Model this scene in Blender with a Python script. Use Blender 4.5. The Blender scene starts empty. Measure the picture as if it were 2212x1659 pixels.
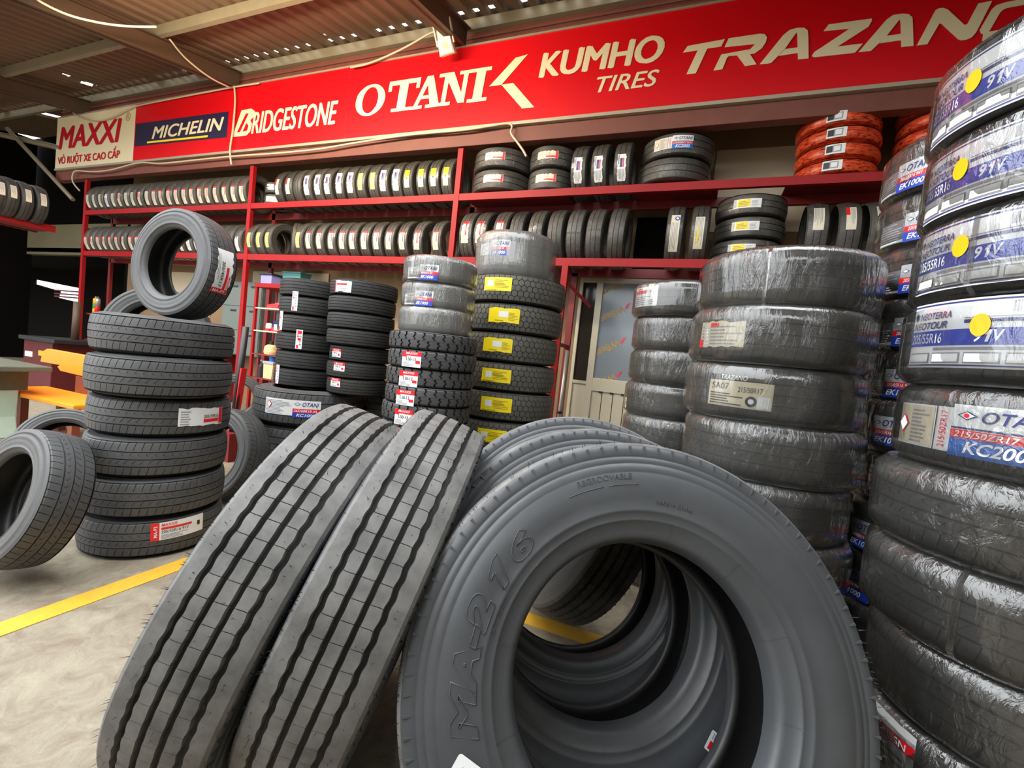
import bpy, bmesh, math, random
from mathutils import Vector, Matrix
rnd = random.Random(7)
SC = bpy.context.scene
COL = SC.collection
PI = math.pi

# ------------------------------------------------------------------ camera
FPX, IW, IH, CH = 985.0, 2212.0, 1659.0, 1.235
CR = Vector((0.92267805, 0.37083037, 0.10559382))
CU = Vector((-0.1163953, 0.00680029, 0.99317969))
CF = Vector((-0.36758312, 0.92867572, -0.04943739))
CP = Vector((0, 0, CH))
cam_d = bpy.data.cameras.new('camera')
cam = bpy.data.objects.new('camera', cam_d)
COL.objects.link(cam)
cam_d.sensor_width = 36.0
cam_d.lens = FPX / IW * 36.0
cam_d.clip_start = 0.02
M = Matrix((CR, CU, -CF)).transposed().to_4x4()
M.translation = CP
cam.matrix_world = M
SC.camera = cam
SC.view_settings.view_transform = 'Standard'
SC.view_settings.look = 'None'
SC.view_settings.gamma = 1
SC.view_settings.use_curve_mapping = False
SC.view_settings.exposure = 0.12

# ------------------------------------------------------------------ light
w = bpy.data.worlds.new('overcast_sky')
SC.world = w
w.use_nodes = True
bg = w.node_tree.nodes['Background']
bg.inputs[0].default_value = (0.93, 0.97, 1.0, 1)
# overcast sky: the zenith about three times as bright as the horizon, dull street below it
_wt = w.node_tree
_tc = _wt.nodes.new('ShaderNodeTexCoord'); _sx = _wt.nodes.new('ShaderNodeSeparateXYZ'); _rp = _wt.nodes.new('ShaderNodeValToRGB')
_wt.links.new(_tc.outputs['Generated'], _sx.inputs[0])
_mr = _wt.nodes.new('ShaderNodeMapRange'); _mr.inputs['From Min'].default_value = -1.0; _mr.inputs['From Max'].default_value = 1.0
_wt.links.new(_sx.outputs['Z'], _mr.inputs['Value']); _wt.links.new(_mr.outputs[0], _rp.inputs[0])
_e = _rp.color_ramp.elements
_e[0].position = 0.49; _e[0].color = (0.10, 0.10, 0.09, 1)
_e[1].position = 1.0; _e[1].color = (0.95, 0.98, 1.0, 1)
_x = _e.new(0.52); _x.color = (0.38, 0.39, 0.40, 1)
_x = _e.new(0.62); _x.color = (0.52, 0.535, 0.55, 1)
_wt.links.new(_rp.outputs[0], bg.inputs[0])
bg.inputs[1].default_value = 7.2

def area(name, loc, target, sx, sy, power, color):
    d = bpy.data.lights.new(name, 'AREA')
    d.shape = 'RECTANGLE'; d.size = sx; d.size_y = sy; d.energy = power; d.color = color
    o = bpy.data.objects.new(name, d); COL.objects.link(o)
    o.location = loc
    o.rotation_euler = (Vector(target) - Vector(loc)).to_track_quat('-Z', 'Y').to_euler()
    return o
# unseen warm fill light, added to brighten the rack and back wall
area('rack_fill_light', (-4.5, 2.6, 4.2), (-4.7, 5.0, 3.1), 4.0, 0.15, 210, (1.0, 0.82, 0.58))

def ray(px, py):
    return CF + CR * ((px - IW / 2) / FPX) - CU * ((py - IH / 2) / FPX)
def atY(px, py, Y):
    d = ray(px, py); return CP + d * (Y / d.y)
def atX(px, py, X):
    d = ray(px, py); return CP + d * (X / d.x)
def atZ(px, py, Z):
    d = ray(px, py); return CP + d * ((Z - CH) / d.z)

# ------------------------------------------------------------------ materials
def srgb(r, g, b):
    def f(c):
        c /= 255.0
        return c / 12.92 if c <= 0.04045 else ((c + 0.055) / 1.055) ** 2.4
    return (f(r), f(g), f(b), 1)

def newmat(name):
    m = bpy.data.materials.new(name); m.use_nodes = True
    nt = m.node_tree
    return m, nt, nt.nodes['Principled BSDF']
def nd(nt, t, **kw):
    n = nt.nodes.new(t)
    for k, v in kw.items():
        if k in n.inputs: n.inputs[k].default_value = v
        else: setattr(n, k, v)
    return n
def paint(name, col, rough=0.5, var=0.12, scale=6.0, metal=0.0, bump=0.0, bscale=60.0, col2=None, spec=0.5):
    m, nt, b = newmat(name)
    tc = nd(nt, 'ShaderNodeTexCoord')
    no = nd(nt, 'ShaderNodeTexNoise', Scale=scale, Detail=5.0, Roughness=0.6)
    nt.links.new(tc.outputs['Object'], no.inputs['Vector'])
    mx = nd(nt, 'ShaderNodeMix', data_type='RGBA')
    mx.inputs[6].default_value = tuple(c * (1 - var) for c in col[:3]) + (1,)
    mx.inputs[7].default_value = col2 if col2 else tuple(min(1, c * (1 + var)) for c in col[:3]) + (1,)
    nt.links.new(no.outputs['Fac'], mx.inputs[0])
    nt.links.new(mx.outputs[2], b.inputs['Base Color'])
    b.inputs['Roughness'].default_value = rough
    b.inputs['Metallic'].default_value = metal
    b.inputs['Specular IOR Level'].default_value = spec
    if bump:
        n2 = nd(nt, 'ShaderNodeTexNoise', Scale=bscale, Detail=3.0)
        nt.links.new(tc.outputs['Object'], n2.inputs['Vector'])
        bp = nd(nt, 'ShaderNodeBump', Strength=bump, Distance=0.01)
        nt.links.new(n2.outputs['Fac'], bp.inputs['Height'])
        nt.links.new(bp.outputs['Normal'], b.inputs['Normal'])
    return m

def rubber(name, lo, hi, rough=0.55, dust=5.0, tint=(1, 1.0, 1.02), spec=0.5):
    m, nt, b = newmat(name)
    tc = nd(nt, 'ShaderNodeTexCoord')
    n1 = nd(nt, 'ShaderNodeTexNoise', Scale=dust, Detail=6.0, Roughness=0.65)
    n2 = nd(nt, 'ShaderNodeTexNoise', Scale=dust * 14, Detail=3.0)
    nt.links.new(tc.outputs['Object'], n1.inputs['Vector'])
    nt.links.new(tc.outputs['Object'], n2.inputs['Vector'])
    rp = nd(nt, 'ShaderNodeMapRange')
    rp.inputs['From Min'].default_value = 0.35; rp.inputs['From Max'].default_value = 0.7
    nt.links.new(n1.outputs['Fac'], rp.inputs['Value'])
    mx = nd(nt, 'ShaderNodeMix', data_type='RGBA')
    mx.inputs[6].default_value = (lo * tint[0], lo * tint[1], lo * tint[2], 1)
    mx.inputs[7].default_value = (hi * tint[0], hi * tint[1], hi * tint[2], 1)
    nt.links.new(rp.outputs[0], mx.inputs[0])
    nt.links.new(mx.outputs[2], b.inputs['Base Color'])
    r2 = nd(nt, 'ShaderNodeMapRange')
    r2.inputs['To Min'].default_value = rough - 0.07; r2.inputs['To Max'].default_value = rough + 0.1
    nt.links.new(n2.outputs['Fac'], r2.inputs['Value'])
    nt.links.new(r2.outputs[0], b.inputs['Roughness'])
    b.inputs['Specular IOR Level'].default_value = spec
    bp = nd(nt, 'ShaderNodeBump', Strength=0.15, Distance=0.002)
    nt.links.new(n2.outputs['Fac'], bp.inputs['Height'])
    nt.links.new(bp.outputs['Normal'], b.inputs['Normal'])
    return m

def wrinkle_height(nt, su=26.0, sv=3.0, seed=0.0):
    uv = nd(nt, 'ShaderNodeUVMap')
    mp = nd(nt, 'ShaderNodeMapping')
    mp.inputs['Scale'].default_value = (su, sv, 1); mp.inputs['Location'].default_value = (seed, seed * 2, seed)
    oi = nd(nt, 'ShaderNodeObjectInfo')
    cmb = nd(nt, 'ShaderNodeVectorMath', operation='SCALE'); cmb.inputs[0].default_value = (37, 19, 53)
    nt.links.new(oi.outputs['Random'], cmb.inputs['Scale'])
    add = nd(nt, 'ShaderNodeVectorMath', operation='ADD')
    nt.links.new(uv.outputs[0], mp.inputs['Vector'])
    nt.links.new(mp.outputs[0], add.inputs[0]); nt.links.new(cmb.outputs[0], add.inputs[1])
    a = nd(nt, 'ShaderNodeTexNoise', Scale=1.0, Detail=4.0, Roughness=0.6, Distortion=1.2)
    nt.links.new(add.outputs[0], a.inputs['Vector'])
    b2 = nd(nt, 'ShaderNodeTexNoise', Scale=0.22, Detail=2.0, Roughness=0.5, Distortion=0.5)
    nt.links.new(add.outputs[0], b2.inputs['Vector'])
    c = nd(nt, 'ShaderNodeTexNoise', Scale=0.07, Detail=2.0, Roughness=0.5)
    nt.links.new(add.outputs[0], c.inputs['Vector'])
    mk = nd(nt, 'ShaderNodeMapRange', interpolation_type='SMOOTHSTEP'); mk.inputs['From Min'].default_value = 0.36; mk.inputs['From Max'].default_value = 0.57
    mk.inputs['To Min'].default_value = 0.12
    nt.links.new(c.outputs['Fac'], mk.inputs['Value'])
    am = nd(nt, 'ShaderNodeMath', operation='MULTIPLY')
    nt.links.new(a.outputs['Fac'], am.inputs[0]); nt.links.new(mk.outputs[0], am.inputs[1])
    s = nd(nt, 'ShaderNodeMath', operation='MULTIPLY_ADD'); s.inputs[1].default_value = 0.6
    nt.links.new(b2.outputs['Fac'], s.inputs[0]); nt.links.new(am.outputs[0], s.inputs[2])
    return s.outputs[0]

def film_mat(name, haze=0.05, su=95.0, sv=13.0, tint=(0.93, 0.93, 0.9), strength=1.0):
    m, nt, b = newmat(name)
    nt.nodes.remove(b)
    h = wrinkle_height(nt, su, sv)
    bp = nd(nt, 'ShaderNodeBump', Strength=strength, Distance=0.008)
    nt.links.new(h, bp.inputs['Height'])
    tr = nd(nt, 'ShaderNodeBsdfTransparent', Color=tint + (1,))
    gl = nd(nt, 'ShaderNodeBsdfGlossy', Roughness=0.045, Color=(1, 1, 1, 1))
    df = nd(nt, 'ShaderNodeBsdfDiffuse', Color=(0.75, 0.74, 0.70, 1))
    lw = nd(nt, 'ShaderNodeFresnel', IOR=1.5)
    for n in (gl, lw): nt.links.new(bp.outputs['Normal'], n.inputs['Normal'])
    ma = nd(nt, 'ShaderNodeMath', operation='MULTIPLY_ADD'); ma.inputs[1].default_value = 2.0; ma.inputs[2].default_value = 0.0; ma.use_clamp = True
    nt.links.new(lw.outputs[0], ma.inputs[0])
    m1 = nd(nt, 'ShaderNodeMixShader'); m1.inputs[0].default_value = haze
    nt.links.new(tr.outputs[0], m1.inputs[1]); nt.links.new(df.outputs[0], m1.inputs[2])
    m2 = nd(nt, 'ShaderNodeMixShader')
    nt.links.new(ma.outputs[0], m2.inputs[0]); nt.links.new(m1.outputs[0], m2.inputs[1]); nt.links.new(gl.outputs[0], m2.inputs[2])
    nt.links.new(m2.outputs[0], nt.nodes['Material Output'].inputs['Surface'])
    return m

def wrapped_rubber(name, lo, hi, tint, coat=0.8):
    m = rubber(name, lo, hi, 0.6, 6.0, tint)
    nt = m.node_tree; b = nt.nodes['Principled BSDF']
    h = wrinkle_height(nt, 60.0, 40.0)
    bp = nd(nt, 'ShaderNodeBump', Strength=1.0, Distance=0.012)
    nt.links.new(h, bp.inputs['Height'])
    b.inputs['Coat Weight'].default_value = coat
    b.inputs['Coat Roughness'].default_value = 0.08
    nt.links.new(bp.outputs['Normal'], b.inputs['Coat Normal'])
    return m

MAT = {}
MAT['truck_tread'] = rubber('truck_tread_rubber', 0.095, 0.21, 0.58, 11.0, (1.02, 1.0, 0.96))
MAT['truck_side'] = rubber('truck_sidewall_rubber', 0.058, 0.08, 0.38, 3.0, (0.94, 1.0, 1.08))
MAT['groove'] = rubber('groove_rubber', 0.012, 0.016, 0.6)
MAT['liner'] = rubber('inner_liner_rubber', 0.022, 0.036, 0.42, 5.0)
MAT['tread'] = rubber('passenger_tread_rubber', 0.055, 0.08, 0.5, 6.0)
MAT['side'] = rubber('passenger_sidewall_rubber', 0.05, 0.075, 0.48, 4.0)
MAT['lug'] = rubber('light_truck_rubber', 0.045, 0.065, 0.55, 6.0)
MAT['olive'] = rubber('dusty_block_tread_rubber', 0.055, 0.085, 0.62, 6.0, (1.05, 1.0, 0.82))
MAT['rib'] = rubber('dark_rib_rubber', 0.016, 0.026, 0.6, 6.0, (1.04, 1.0, 0.97))
MAT['rackwrap'] = wrapped_rubber('film_wrapped_rubber', 0.03, 0.06, (1.1, 1.0, 0.82))
MAT['rackdark'] = wrapped_rubber('dark_film_wrapped_rubber', 0.018, 0.03, (1.05, 1.0, 0.9))
MAT['wrapped'] = rubber('rubber_under_film', 0.030, 0.055, 0.6, 6.0, (1.02, 1.0, 0.96))
MAT['film'] = film_mat('clear_shrink_film')
MAT['film_hazy'] = film_mat('hazy_shrink_film', 0.18, 120.0, 9.0, (0.9, 0.9, 0.86), 1.0)
MAT['film_dark'] = film_mat('thin_shrink_film', 0.025, 60.0, 16.0, (0.9, 0.9, 0.9), 0.8)
MAT['red'] = paint('red_rack_paint', srgb(146, 16, 20), 0.5, 0.22, 3.0, bump=0.1, spec=0.25)
MAT['darkred'] = paint('dark_red_paint', srgb(120, 24, 26), 0.5, 0.25, 3.0)
MAT['brownsteel'] = paint('red_oxide_steel', srgb(112, 62, 50), 0.6, 0.25, 4.0)
MAT['brownbeam'] = paint('brown_rafter_steel', srgb(78, 58, 42), 0.6, 0.2, 3.0)
MAT['grey_purlin'] = paint('galvanised_purlin', srgb(135, 126, 104), 0.5, 0.2, 4.0, metal=0.2)
MAT['signred'] = paint('sign_red_vinyl', srgb(206, 6, 20), 0.45, 0.06, 2.0, spec=0.25)
MAT['signcream'] = paint('sign_cream_vinyl', srgb(226, 214, 180), 0.4, 0.05, 2.0)
MAT['signdark'] = paint('sign_navy_vinyl', srgb(38, 34, 66), 0.4, 0.05, 2.0)
MAT['signyel'] = paint('sign_yellow_vinyl', srgb(236, 206, 50), 0.4, 0.05, 2.0)
MAT['signtxt'] = paint('sign_dark_red_vinyl', srgb(190, 14, 40), 0.4, 0.05, 2.0)
MAT['alu'] = paint('sign_frame_aluminium', srgb(170, 160, 140), 0.4, 0.1, 8.0, metal=0.3)
MAT['white'] = paint('label_white_paper', srgb(226, 228, 228), 0.35, 0.05, 30.0)
MAT['grey'] = paint('label_print_grey', srgb(150, 150, 156), 0.4, 0.15, 40.0)
MAT['cream'] = paint('label_cream_paper', srgb(214, 205, 182), 0.4, 0.08, 30.0)
MAT['lred'] = paint('label_red_ink', srgb(222, 30, 42), 0.35, 0.06, 30.0)
MAT['lblue'] = paint('label_blue_ink', srgb(28, 66, 176), 0.35, 0.06, 30.0)
MAT['lsky'] = paint('label_sky_blue_ink', srgb(20, 104, 190), 0.35, 0.06, 30.0)
MAT['lnavy'] = paint('label_navy_ink', srgb(42, 50, 120), 0.35, 0.06, 30.0)
MAT['lblack'] = paint('label_black_ink', srgb(30, 30, 34), 0.4, 0.06, 30.0)
MAT['lyellow'] = paint('label_yellow_paper', srgb(236, 212, 20), 0.4, 0.08, 30.0)
MAT['lolive'] = paint('label_olive_print', srgb(168, 150, 20), 0.4, 0.1, 60.0)
MAT['lgreen'] = paint('label_pale_green', srgb(178, 180, 130), 0.4, 0.1, 40.0)
MAT['dot'] = paint('yellow_dot_sticker', srgb(250, 184, 10), 0.4, 0.04, 30.0)
MAT['orange'] = None

# orange printed wrapping paper
def orange_wrap():
    m, nt, b = newmat('orange_printed_wrap')
    uv = nd(nt, 'ShaderNodeUVMap')
    mp = nd(nt, 'ShaderNodeMapping'); mp.inputs['Scale'].default_value = (16, 60, 1)
    nt.links.new(uv.outputs[0], mp.inputs[0])
    no = nd(nt, 'ShaderNodeTexNoise', Scale=1.0, Detail=3.0, Roughness=0.7)
    nt.links.new(mp.outputs[0], no.inputs['Vector'])
    cr = nd(nt, 'ShaderNodeValToRGB')
    e = cr.color_ramp.elements
    e[0].position = 0.36; e[0].color = srgb(40, 14, 18)
    e[1].position = 0.48; e[1].color = srgb(206, 62, 36)
    x = e.new(0.60); x.color = srgb(226, 96, 44)
    x = e.new(0.7); x.color = srgb(170, 40, 40)
    nt.links.new(no.outputs['Fac'], cr.inputs[0]); nt.links.new(cr.outputs[0], b.inputs['Base Color'])
    b.inputs['Roughness'].default_value = 0.3
    bp = nd(nt, 'ShaderNodeBump', Strength=0.5, Distance=0.004)
    nt.links.new(no.outputs['Fac'], bp.inputs['Height']); nt.links.new(bp.outputs['Normal'], b.inputs['Normal'])
    return m
MAT['orange'] = orange_wrap()

def concrete():
    m, nt, b = newmat('worn_concrete')
    tc = nd(nt, 'ShaderNodeTexCoord')
    n1 = nd(nt, 'ShaderNodeTexNoise', Scale=0.9, Detail=6.0, Roughness=0.6)
    n2 = nd(nt, 'ShaderNodeTexNoise', Scale=9.0, Detail=6.0, Roughness=0.75, Distortion=0.8)
    n3 = nd(nt, 'ShaderNodeTexNoise', Scale=120.0, Detail=2.0)
    for n in (n1, n2, n3): nt.links.new(tc.outputs['Object'], n.inputs['Vector'])
    mx = nd(nt, 'ShaderNodeMix', data_type='RGBA')
    mx.inputs[6].default_value = srgb(112, 98, 82); mx.inputs[7].default_value = srgb(146, 138, 119)
    a = nd(nt, 'ShaderNodeMath', operation='MULTIPLY_ADD'); a.inputs[1].default_value = 0.55
    nt.links.new(n1.outputs['Fac'], a.inputs[0])
    r = nd(nt, 'ShaderNodeMapRange'); r.inputs['From Min'].default_value = 0.3; r.inputs['From Max'].default_value = 0.72
    r.inputs['To Min'].default_value = -0.32; r.inputs['To Max'].default_value = 0.85
    nt.links.new(n2.outputs['Fac'], r.inputs['Value']); nt.links.new(r.outputs[0], a.inputs[2])
    nt.links.new(a.outputs[0], mx.inputs[0]); nt.links.new(mx.outputs[2], b.inputs['Base Color'])
    b.inputs['Roughness'].default_value = 0.7
    bp = nd(nt, 'ShaderNodeBump', Strength=0.25, Distance=0.004)
    nt.links.new(n3.outputs['Fac'], bp.inputs['Height']); nt.links.new(bp.outputs['Normal'], b.inputs['Normal'])
    return m
MAT['floor'] = concrete()
MAT['yellowline'] = paint('yellow_floor_paint', srgb(206, 156, 40), 0.7, 0.2, 14.0, bump=0.2)
MAT['roof'] = paint('red_oxide_roof_sheet', srgb(108, 76, 62), 0.62, 0.25, 1.2, col2=srgb(120, 100, 76))
MAT['tarp'] = paint('brown_tarpaulin_wall', srgb(134, 108, 78), 0.75, 0.25, 2.5, bump=0.5, bscale=5.0)
MAT['darkwall'] = paint('near_black_wall', srgb(15, 12, 10), 0.9, 0.3, 2.0, spec=0.05)  # near-black colour stands in for the darkness of the unlit rear room
MAT['olivewall'] = paint('stained_olive_render', srgb(112, 104, 78), 0.85, 0.3, 1.5, bump=0.2)
MAT['creamwall'] = paint('cream_wall_board', srgb(206, 192, 164), 0.7, 0.08, 2.0)
MAT['glass'] = paint('dark_door_glass', srgb(46, 44, 38), 0.12, 0.2, 3.0)
MAT['filmglass'] = paint('film_covered_glass', srgb(124, 134, 142), 0.16, 0.12, 2.0)
MAT['dooralu'] = paint('door_aluminium', srgb(196, 188, 166), 0.4, 0.08, 5.0, metal=0.15)
MAT['sticker'] = paint('tan_sticker_ink', srgb(172, 138, 78), 0.5, 0.1, 20.0)
MAT['locker'] = paint('grey_locker_paint', srgb(98, 108, 104), 0.4, 0.08, 3.0)
MAT['steel'] = paint('grey_steel_pipe', srgb(168, 168, 160), 0.35, 0.1, 6.0, metal=0.5)
MAT['black'] = paint('black_plastic', srgb(28, 28, 30), 0.45, 0.2, 8.0)
MAT['cable'] = paint('cream_cable_sheath', srgb(190, 174, 148), 0.5, 0.1, 6.0)
MAT['wood_orange'] = paint('orange_varnished_wood', srgb(226, 134, 24), 0.35, 0.15, 5.0)
MAT['wood_brown'] = paint('brown_varnished_wood', srgb(120, 58, 40), 0.4, 0.2, 5.0)
MAT['table'] = paint('speckled_stone_top', srgb(84, 86, 74), 0.5, 0.3, 30.0)
MAT['mint'] = paint('mint_painted_concrete', srgb(176, 196, 178), 0.6, 0.12, 6.0)
MAT['lamp'] = paint('floodlight_housing', srgb(206, 196, 170), 0.4, 0.08, 6.0)
MAT['pink'] = paint('pink_plastic', srgb(214, 60, 90), 0.4, 0.1, 8.0)
MAT['green'] = paint('green_printed_can', srgb(70, 170, 70), 0.35, 0.1, 8.0)
MAT['teal'] = paint('teal_box_card', srgb(70, 130, 130), 0.6, 0.1, 8.0)
MAT['lilac'] = paint('lilac_box_card', srgb(140, 136, 196), 0.6, 0.1, 8.0)
MAT['bluebox'] = paint('blue_box_card', srgb(52, 56, 140), 0.5, 0.1, 8.0)
MAT['beige'] = paint('beige_plastic', srgb(204, 184, 136), 0.4, 0.1, 8.0)
MAT['alloy'] = paint('alloy_wheel_metal', srgb(170, 168, 160), 0.3, 0.1, 8.0, metal=0.7)
m, nt, b = newmat('led_chip_glow'); b.inputs['Base Color'].default_value = srgb(240, 226, 120)
b.inputs['Emission Color'].default_value = srgb(250, 232, 110); b.inputs['Emission Strength'].default_value = 0.7
MAT['chip'] = m
MAT['machine'] = paint('dark_maroon_machine_paint', srgb(78, 16, 22), 0.4, 0.2, 4.0)

# ------------------------------------------------------------------ object helpers
def mesh_from(name, verts, faces, mats, midx=None, uvs=None, smooth=True):
    me = bpy.data.meshes.new(name)
    me.from_pydata(verts, [], faces)
    for mm in mats: me.materials.append(mm)
    if midx:
        for p, i in zip(me.polygons, midx): p.material_index = i
    if uvs:
        ul = me.uv_layers.new(name='UVMap')
        for lp in me.loops: ul.data[lp.index].uv = uvs[lp.vertex_index]
    if smooth:
        for p in me.polygons: p.use_smooth = True
    me.update()
    return me
def link(name, data, parent=None, mat4=None):
    o = bpy.data.objects.new(name, data)
    COL.objects.link(o)
    if parent is not None: o.parent = parent
    if mat4 is not None: o.matrix_local = mat4
    return o
def thing(name, label, cat, loc, group=None):
    o = bpy.data.objects.new(name, None); COL.objects.link(o)
    o.empty_display_size = 0.05
    o.location = loc
    tag(o, label, cat, group)
    return o
def tag(o, label, cat, group=None):
    o['label'] = label; o['category'] = cat
    if group: o['group'] = group
    return o
def struct(o):
    o['kind'] = 'structure'; return o

class B:
    """collects boxes, tubes, prisms into one mesh"""
    def __init__(s): s.v = []; s.f = []; s.m = []
    def box(s, x0, y0, z0, x1, y1, z1, mi=0, rot=None):
        n = len(s.v)
        pts = [Vector(p) for p in ((x0, y0, z0), (x1, y0, z0), (x1, y1, z0), (x0, y1, z0), (x0, y0, z1), (x1, y0, z1), (x1, y1, z1), (x0, y1, z1))]
        if rot: pts = [rot @ p for p in pts]
        s.v += [tuple(p) for p in pts]
        for q in ((0, 3, 2, 1), (4, 5, 6, 7), (0, 1, 5, 4), (1, 2, 6, 5), (2, 3, 7, 6), (3, 0, 4, 7)):
            s.f.append(tuple(n + i for i in q)); s.m.append(mi)
        return s
    def tube(s, pts, r, k=8, mi=0, cap=True):
        pts = [Vector(p) for p in pts]; n0 = len(s.v); N = len(pts)
        up = None
        for i, p in enumerate(pts):
            t = (pts[min(i + 1, N - 1)] - pts[max(i - 1, 0)]).normalized()
            if up is None:
                up = Vector((0, 0, 1)) if abs(t.z) < 0.9 else Vector((1, 0, 0))
            a = t.cross(up).normalized(); bb = a.cross(t); up = bb
            rr = r[i] if isinstance(r, (list, tuple)) else r
            for j in range(k):
                an = 2 * PI * j / k
                s.v.append(tuple(p + a * (rr * math.cos(an)) + bb * (rr * math.sin(an))))
        for i in range(N - 1):
            for j in range(k):
                s.f.append((n0 + i * k + j, n0 + i * k + (j + 1) % k, n0 + (i + 1) * k + (j + 1) % k, n0 + (i + 1) * k + j)); s.m.append(mi)
        if cap:
            s.f.append(tuple(n0 + j for j in range(k))[::-1]); s.m.append(mi)
            s.f.append(tuple(n0 + (N - 1) * k + j for j in range(k))); s.m.append(mi)
        return s
    def prism(s, poly, y0, y1, mi=0):
        """polygon in x,z extruded along y"""
        n = len(s.v); k = len(poly)
        s.v += [(p[0], y0, p[1]) for p in poly] + [(p[0], y1, p[1]) for p in poly]
        s.f.append(tuple(range(n, n + k))); s.m.append(mi)
        s.f.append(tuple(range(n + 2 * k - 1, n + k - 1, -1))); s.m.append(mi)
        for i in range(k):
            j = (i + 1) % k
            s.f.append((n + j, n + i, n + k + i, n + k + j)); s.m.append(mi)
        return s
    def lathe(s, prof, k=24, mi=0):
        n = len(s.v)
        for r, z in prof:
            for j in range(k):
                a = 2 * PI * j / k; s.v.append((r * math.cos(a), r * math.sin(a), z))
        for i in range(len(prof) - 1):
            for j in range(k):
                s.f.append((n + i * k + j, n + i * k + (j + 1) % k, n + (i + 1) * k + (j + 1) % k, n + (i + 1) * k + j)); s.m.append(mi)
        return s
    def mesh(s, name, mats, smooth=False):
        return mesh_from(name, s.v, s.f, mats if isinstance(mats, (list, tuple)) else [mats], s.m, None, smooth)
    def put(s, name, mats, parent=None, mat4=None, smooth=False, bevel=0):
        o = link(name, s.mesh(name, mats, smooth), parent, mat4)
        if bevel:
            md = o.modifiers.new('bevel', 'BEVEL'); md.width = bevel; md.segments = 2; md.limit_method = 'ANGLE'
        return o

def smooth_path(pts, n=8):
    pts = [Vector(p) for p in pts]; out = []
    for i in range(len(pts) - 1):
        p0 = pts[max(i - 1, 0)]; p1 = pts[i]; p2 = pts[i + 1]; p3 = pts[min(i + 2, len(pts) - 1)]
        for k in range(n):
            t = k / n
            out.append(0.5 * ((2 * p1) + (p2 - p0) * t + (2 * p0 - 5 * p1 + 4 * p2 - p3) * t * t + (3 * p1 - p0 - 3 * p2 + p3) * t ** 3))
    out.append(pts[-1]); return out

# ------------------------------------------------------------------ lettering
_tc = {}
def text_geo(s, bold=0.0, shear=0.0, outline=0.0):
    key = (s, bold, shear, outline)
    if key in _tc: return _tc[key]
    cu = bpy.data.curves.new('lettering', 'FONT')
    cu.body = s; cu.size = 1.0; cu.shear = shear; cu.offset = bold; cu.resolution_u = 4
    if outline:
        cu.fill_mode = 'NONE'; cu.bevel_depth = outline; cu.bevel_resolution = 1
    o = bpy.data.objects.new('lettering', cu); COL.objects.link(o)
    dg = bpy.context.evaluated_depsgraph_get(); dg.update()
    me = bpy.data.meshes.new_from_object(o.evaluated_get(dg))
    vs = [tuple(v.co) for v in me.vertices]; fs = [tuple(p.vertices) for p in me.polygons]
    bpy.data.objects.remove(o); bpy.data.curves.remove(cu); bpy.data.meshes.remove(me)
    x0 = min(v[0] for v in vs); x1 = max(v[0] for v in vs); y0 = min(v[1] for v in vs); y1 = max(v[1] for v in vs)
    vs = [((v[0] - x0) / (x1 - x0), (v[1] - y0) / (y1 - y0), v[2]) for v in vs]
    _tc[key] = (vs, fs, (x1 - x0) / (y1 - y0))
    return _tc[key]

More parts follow.
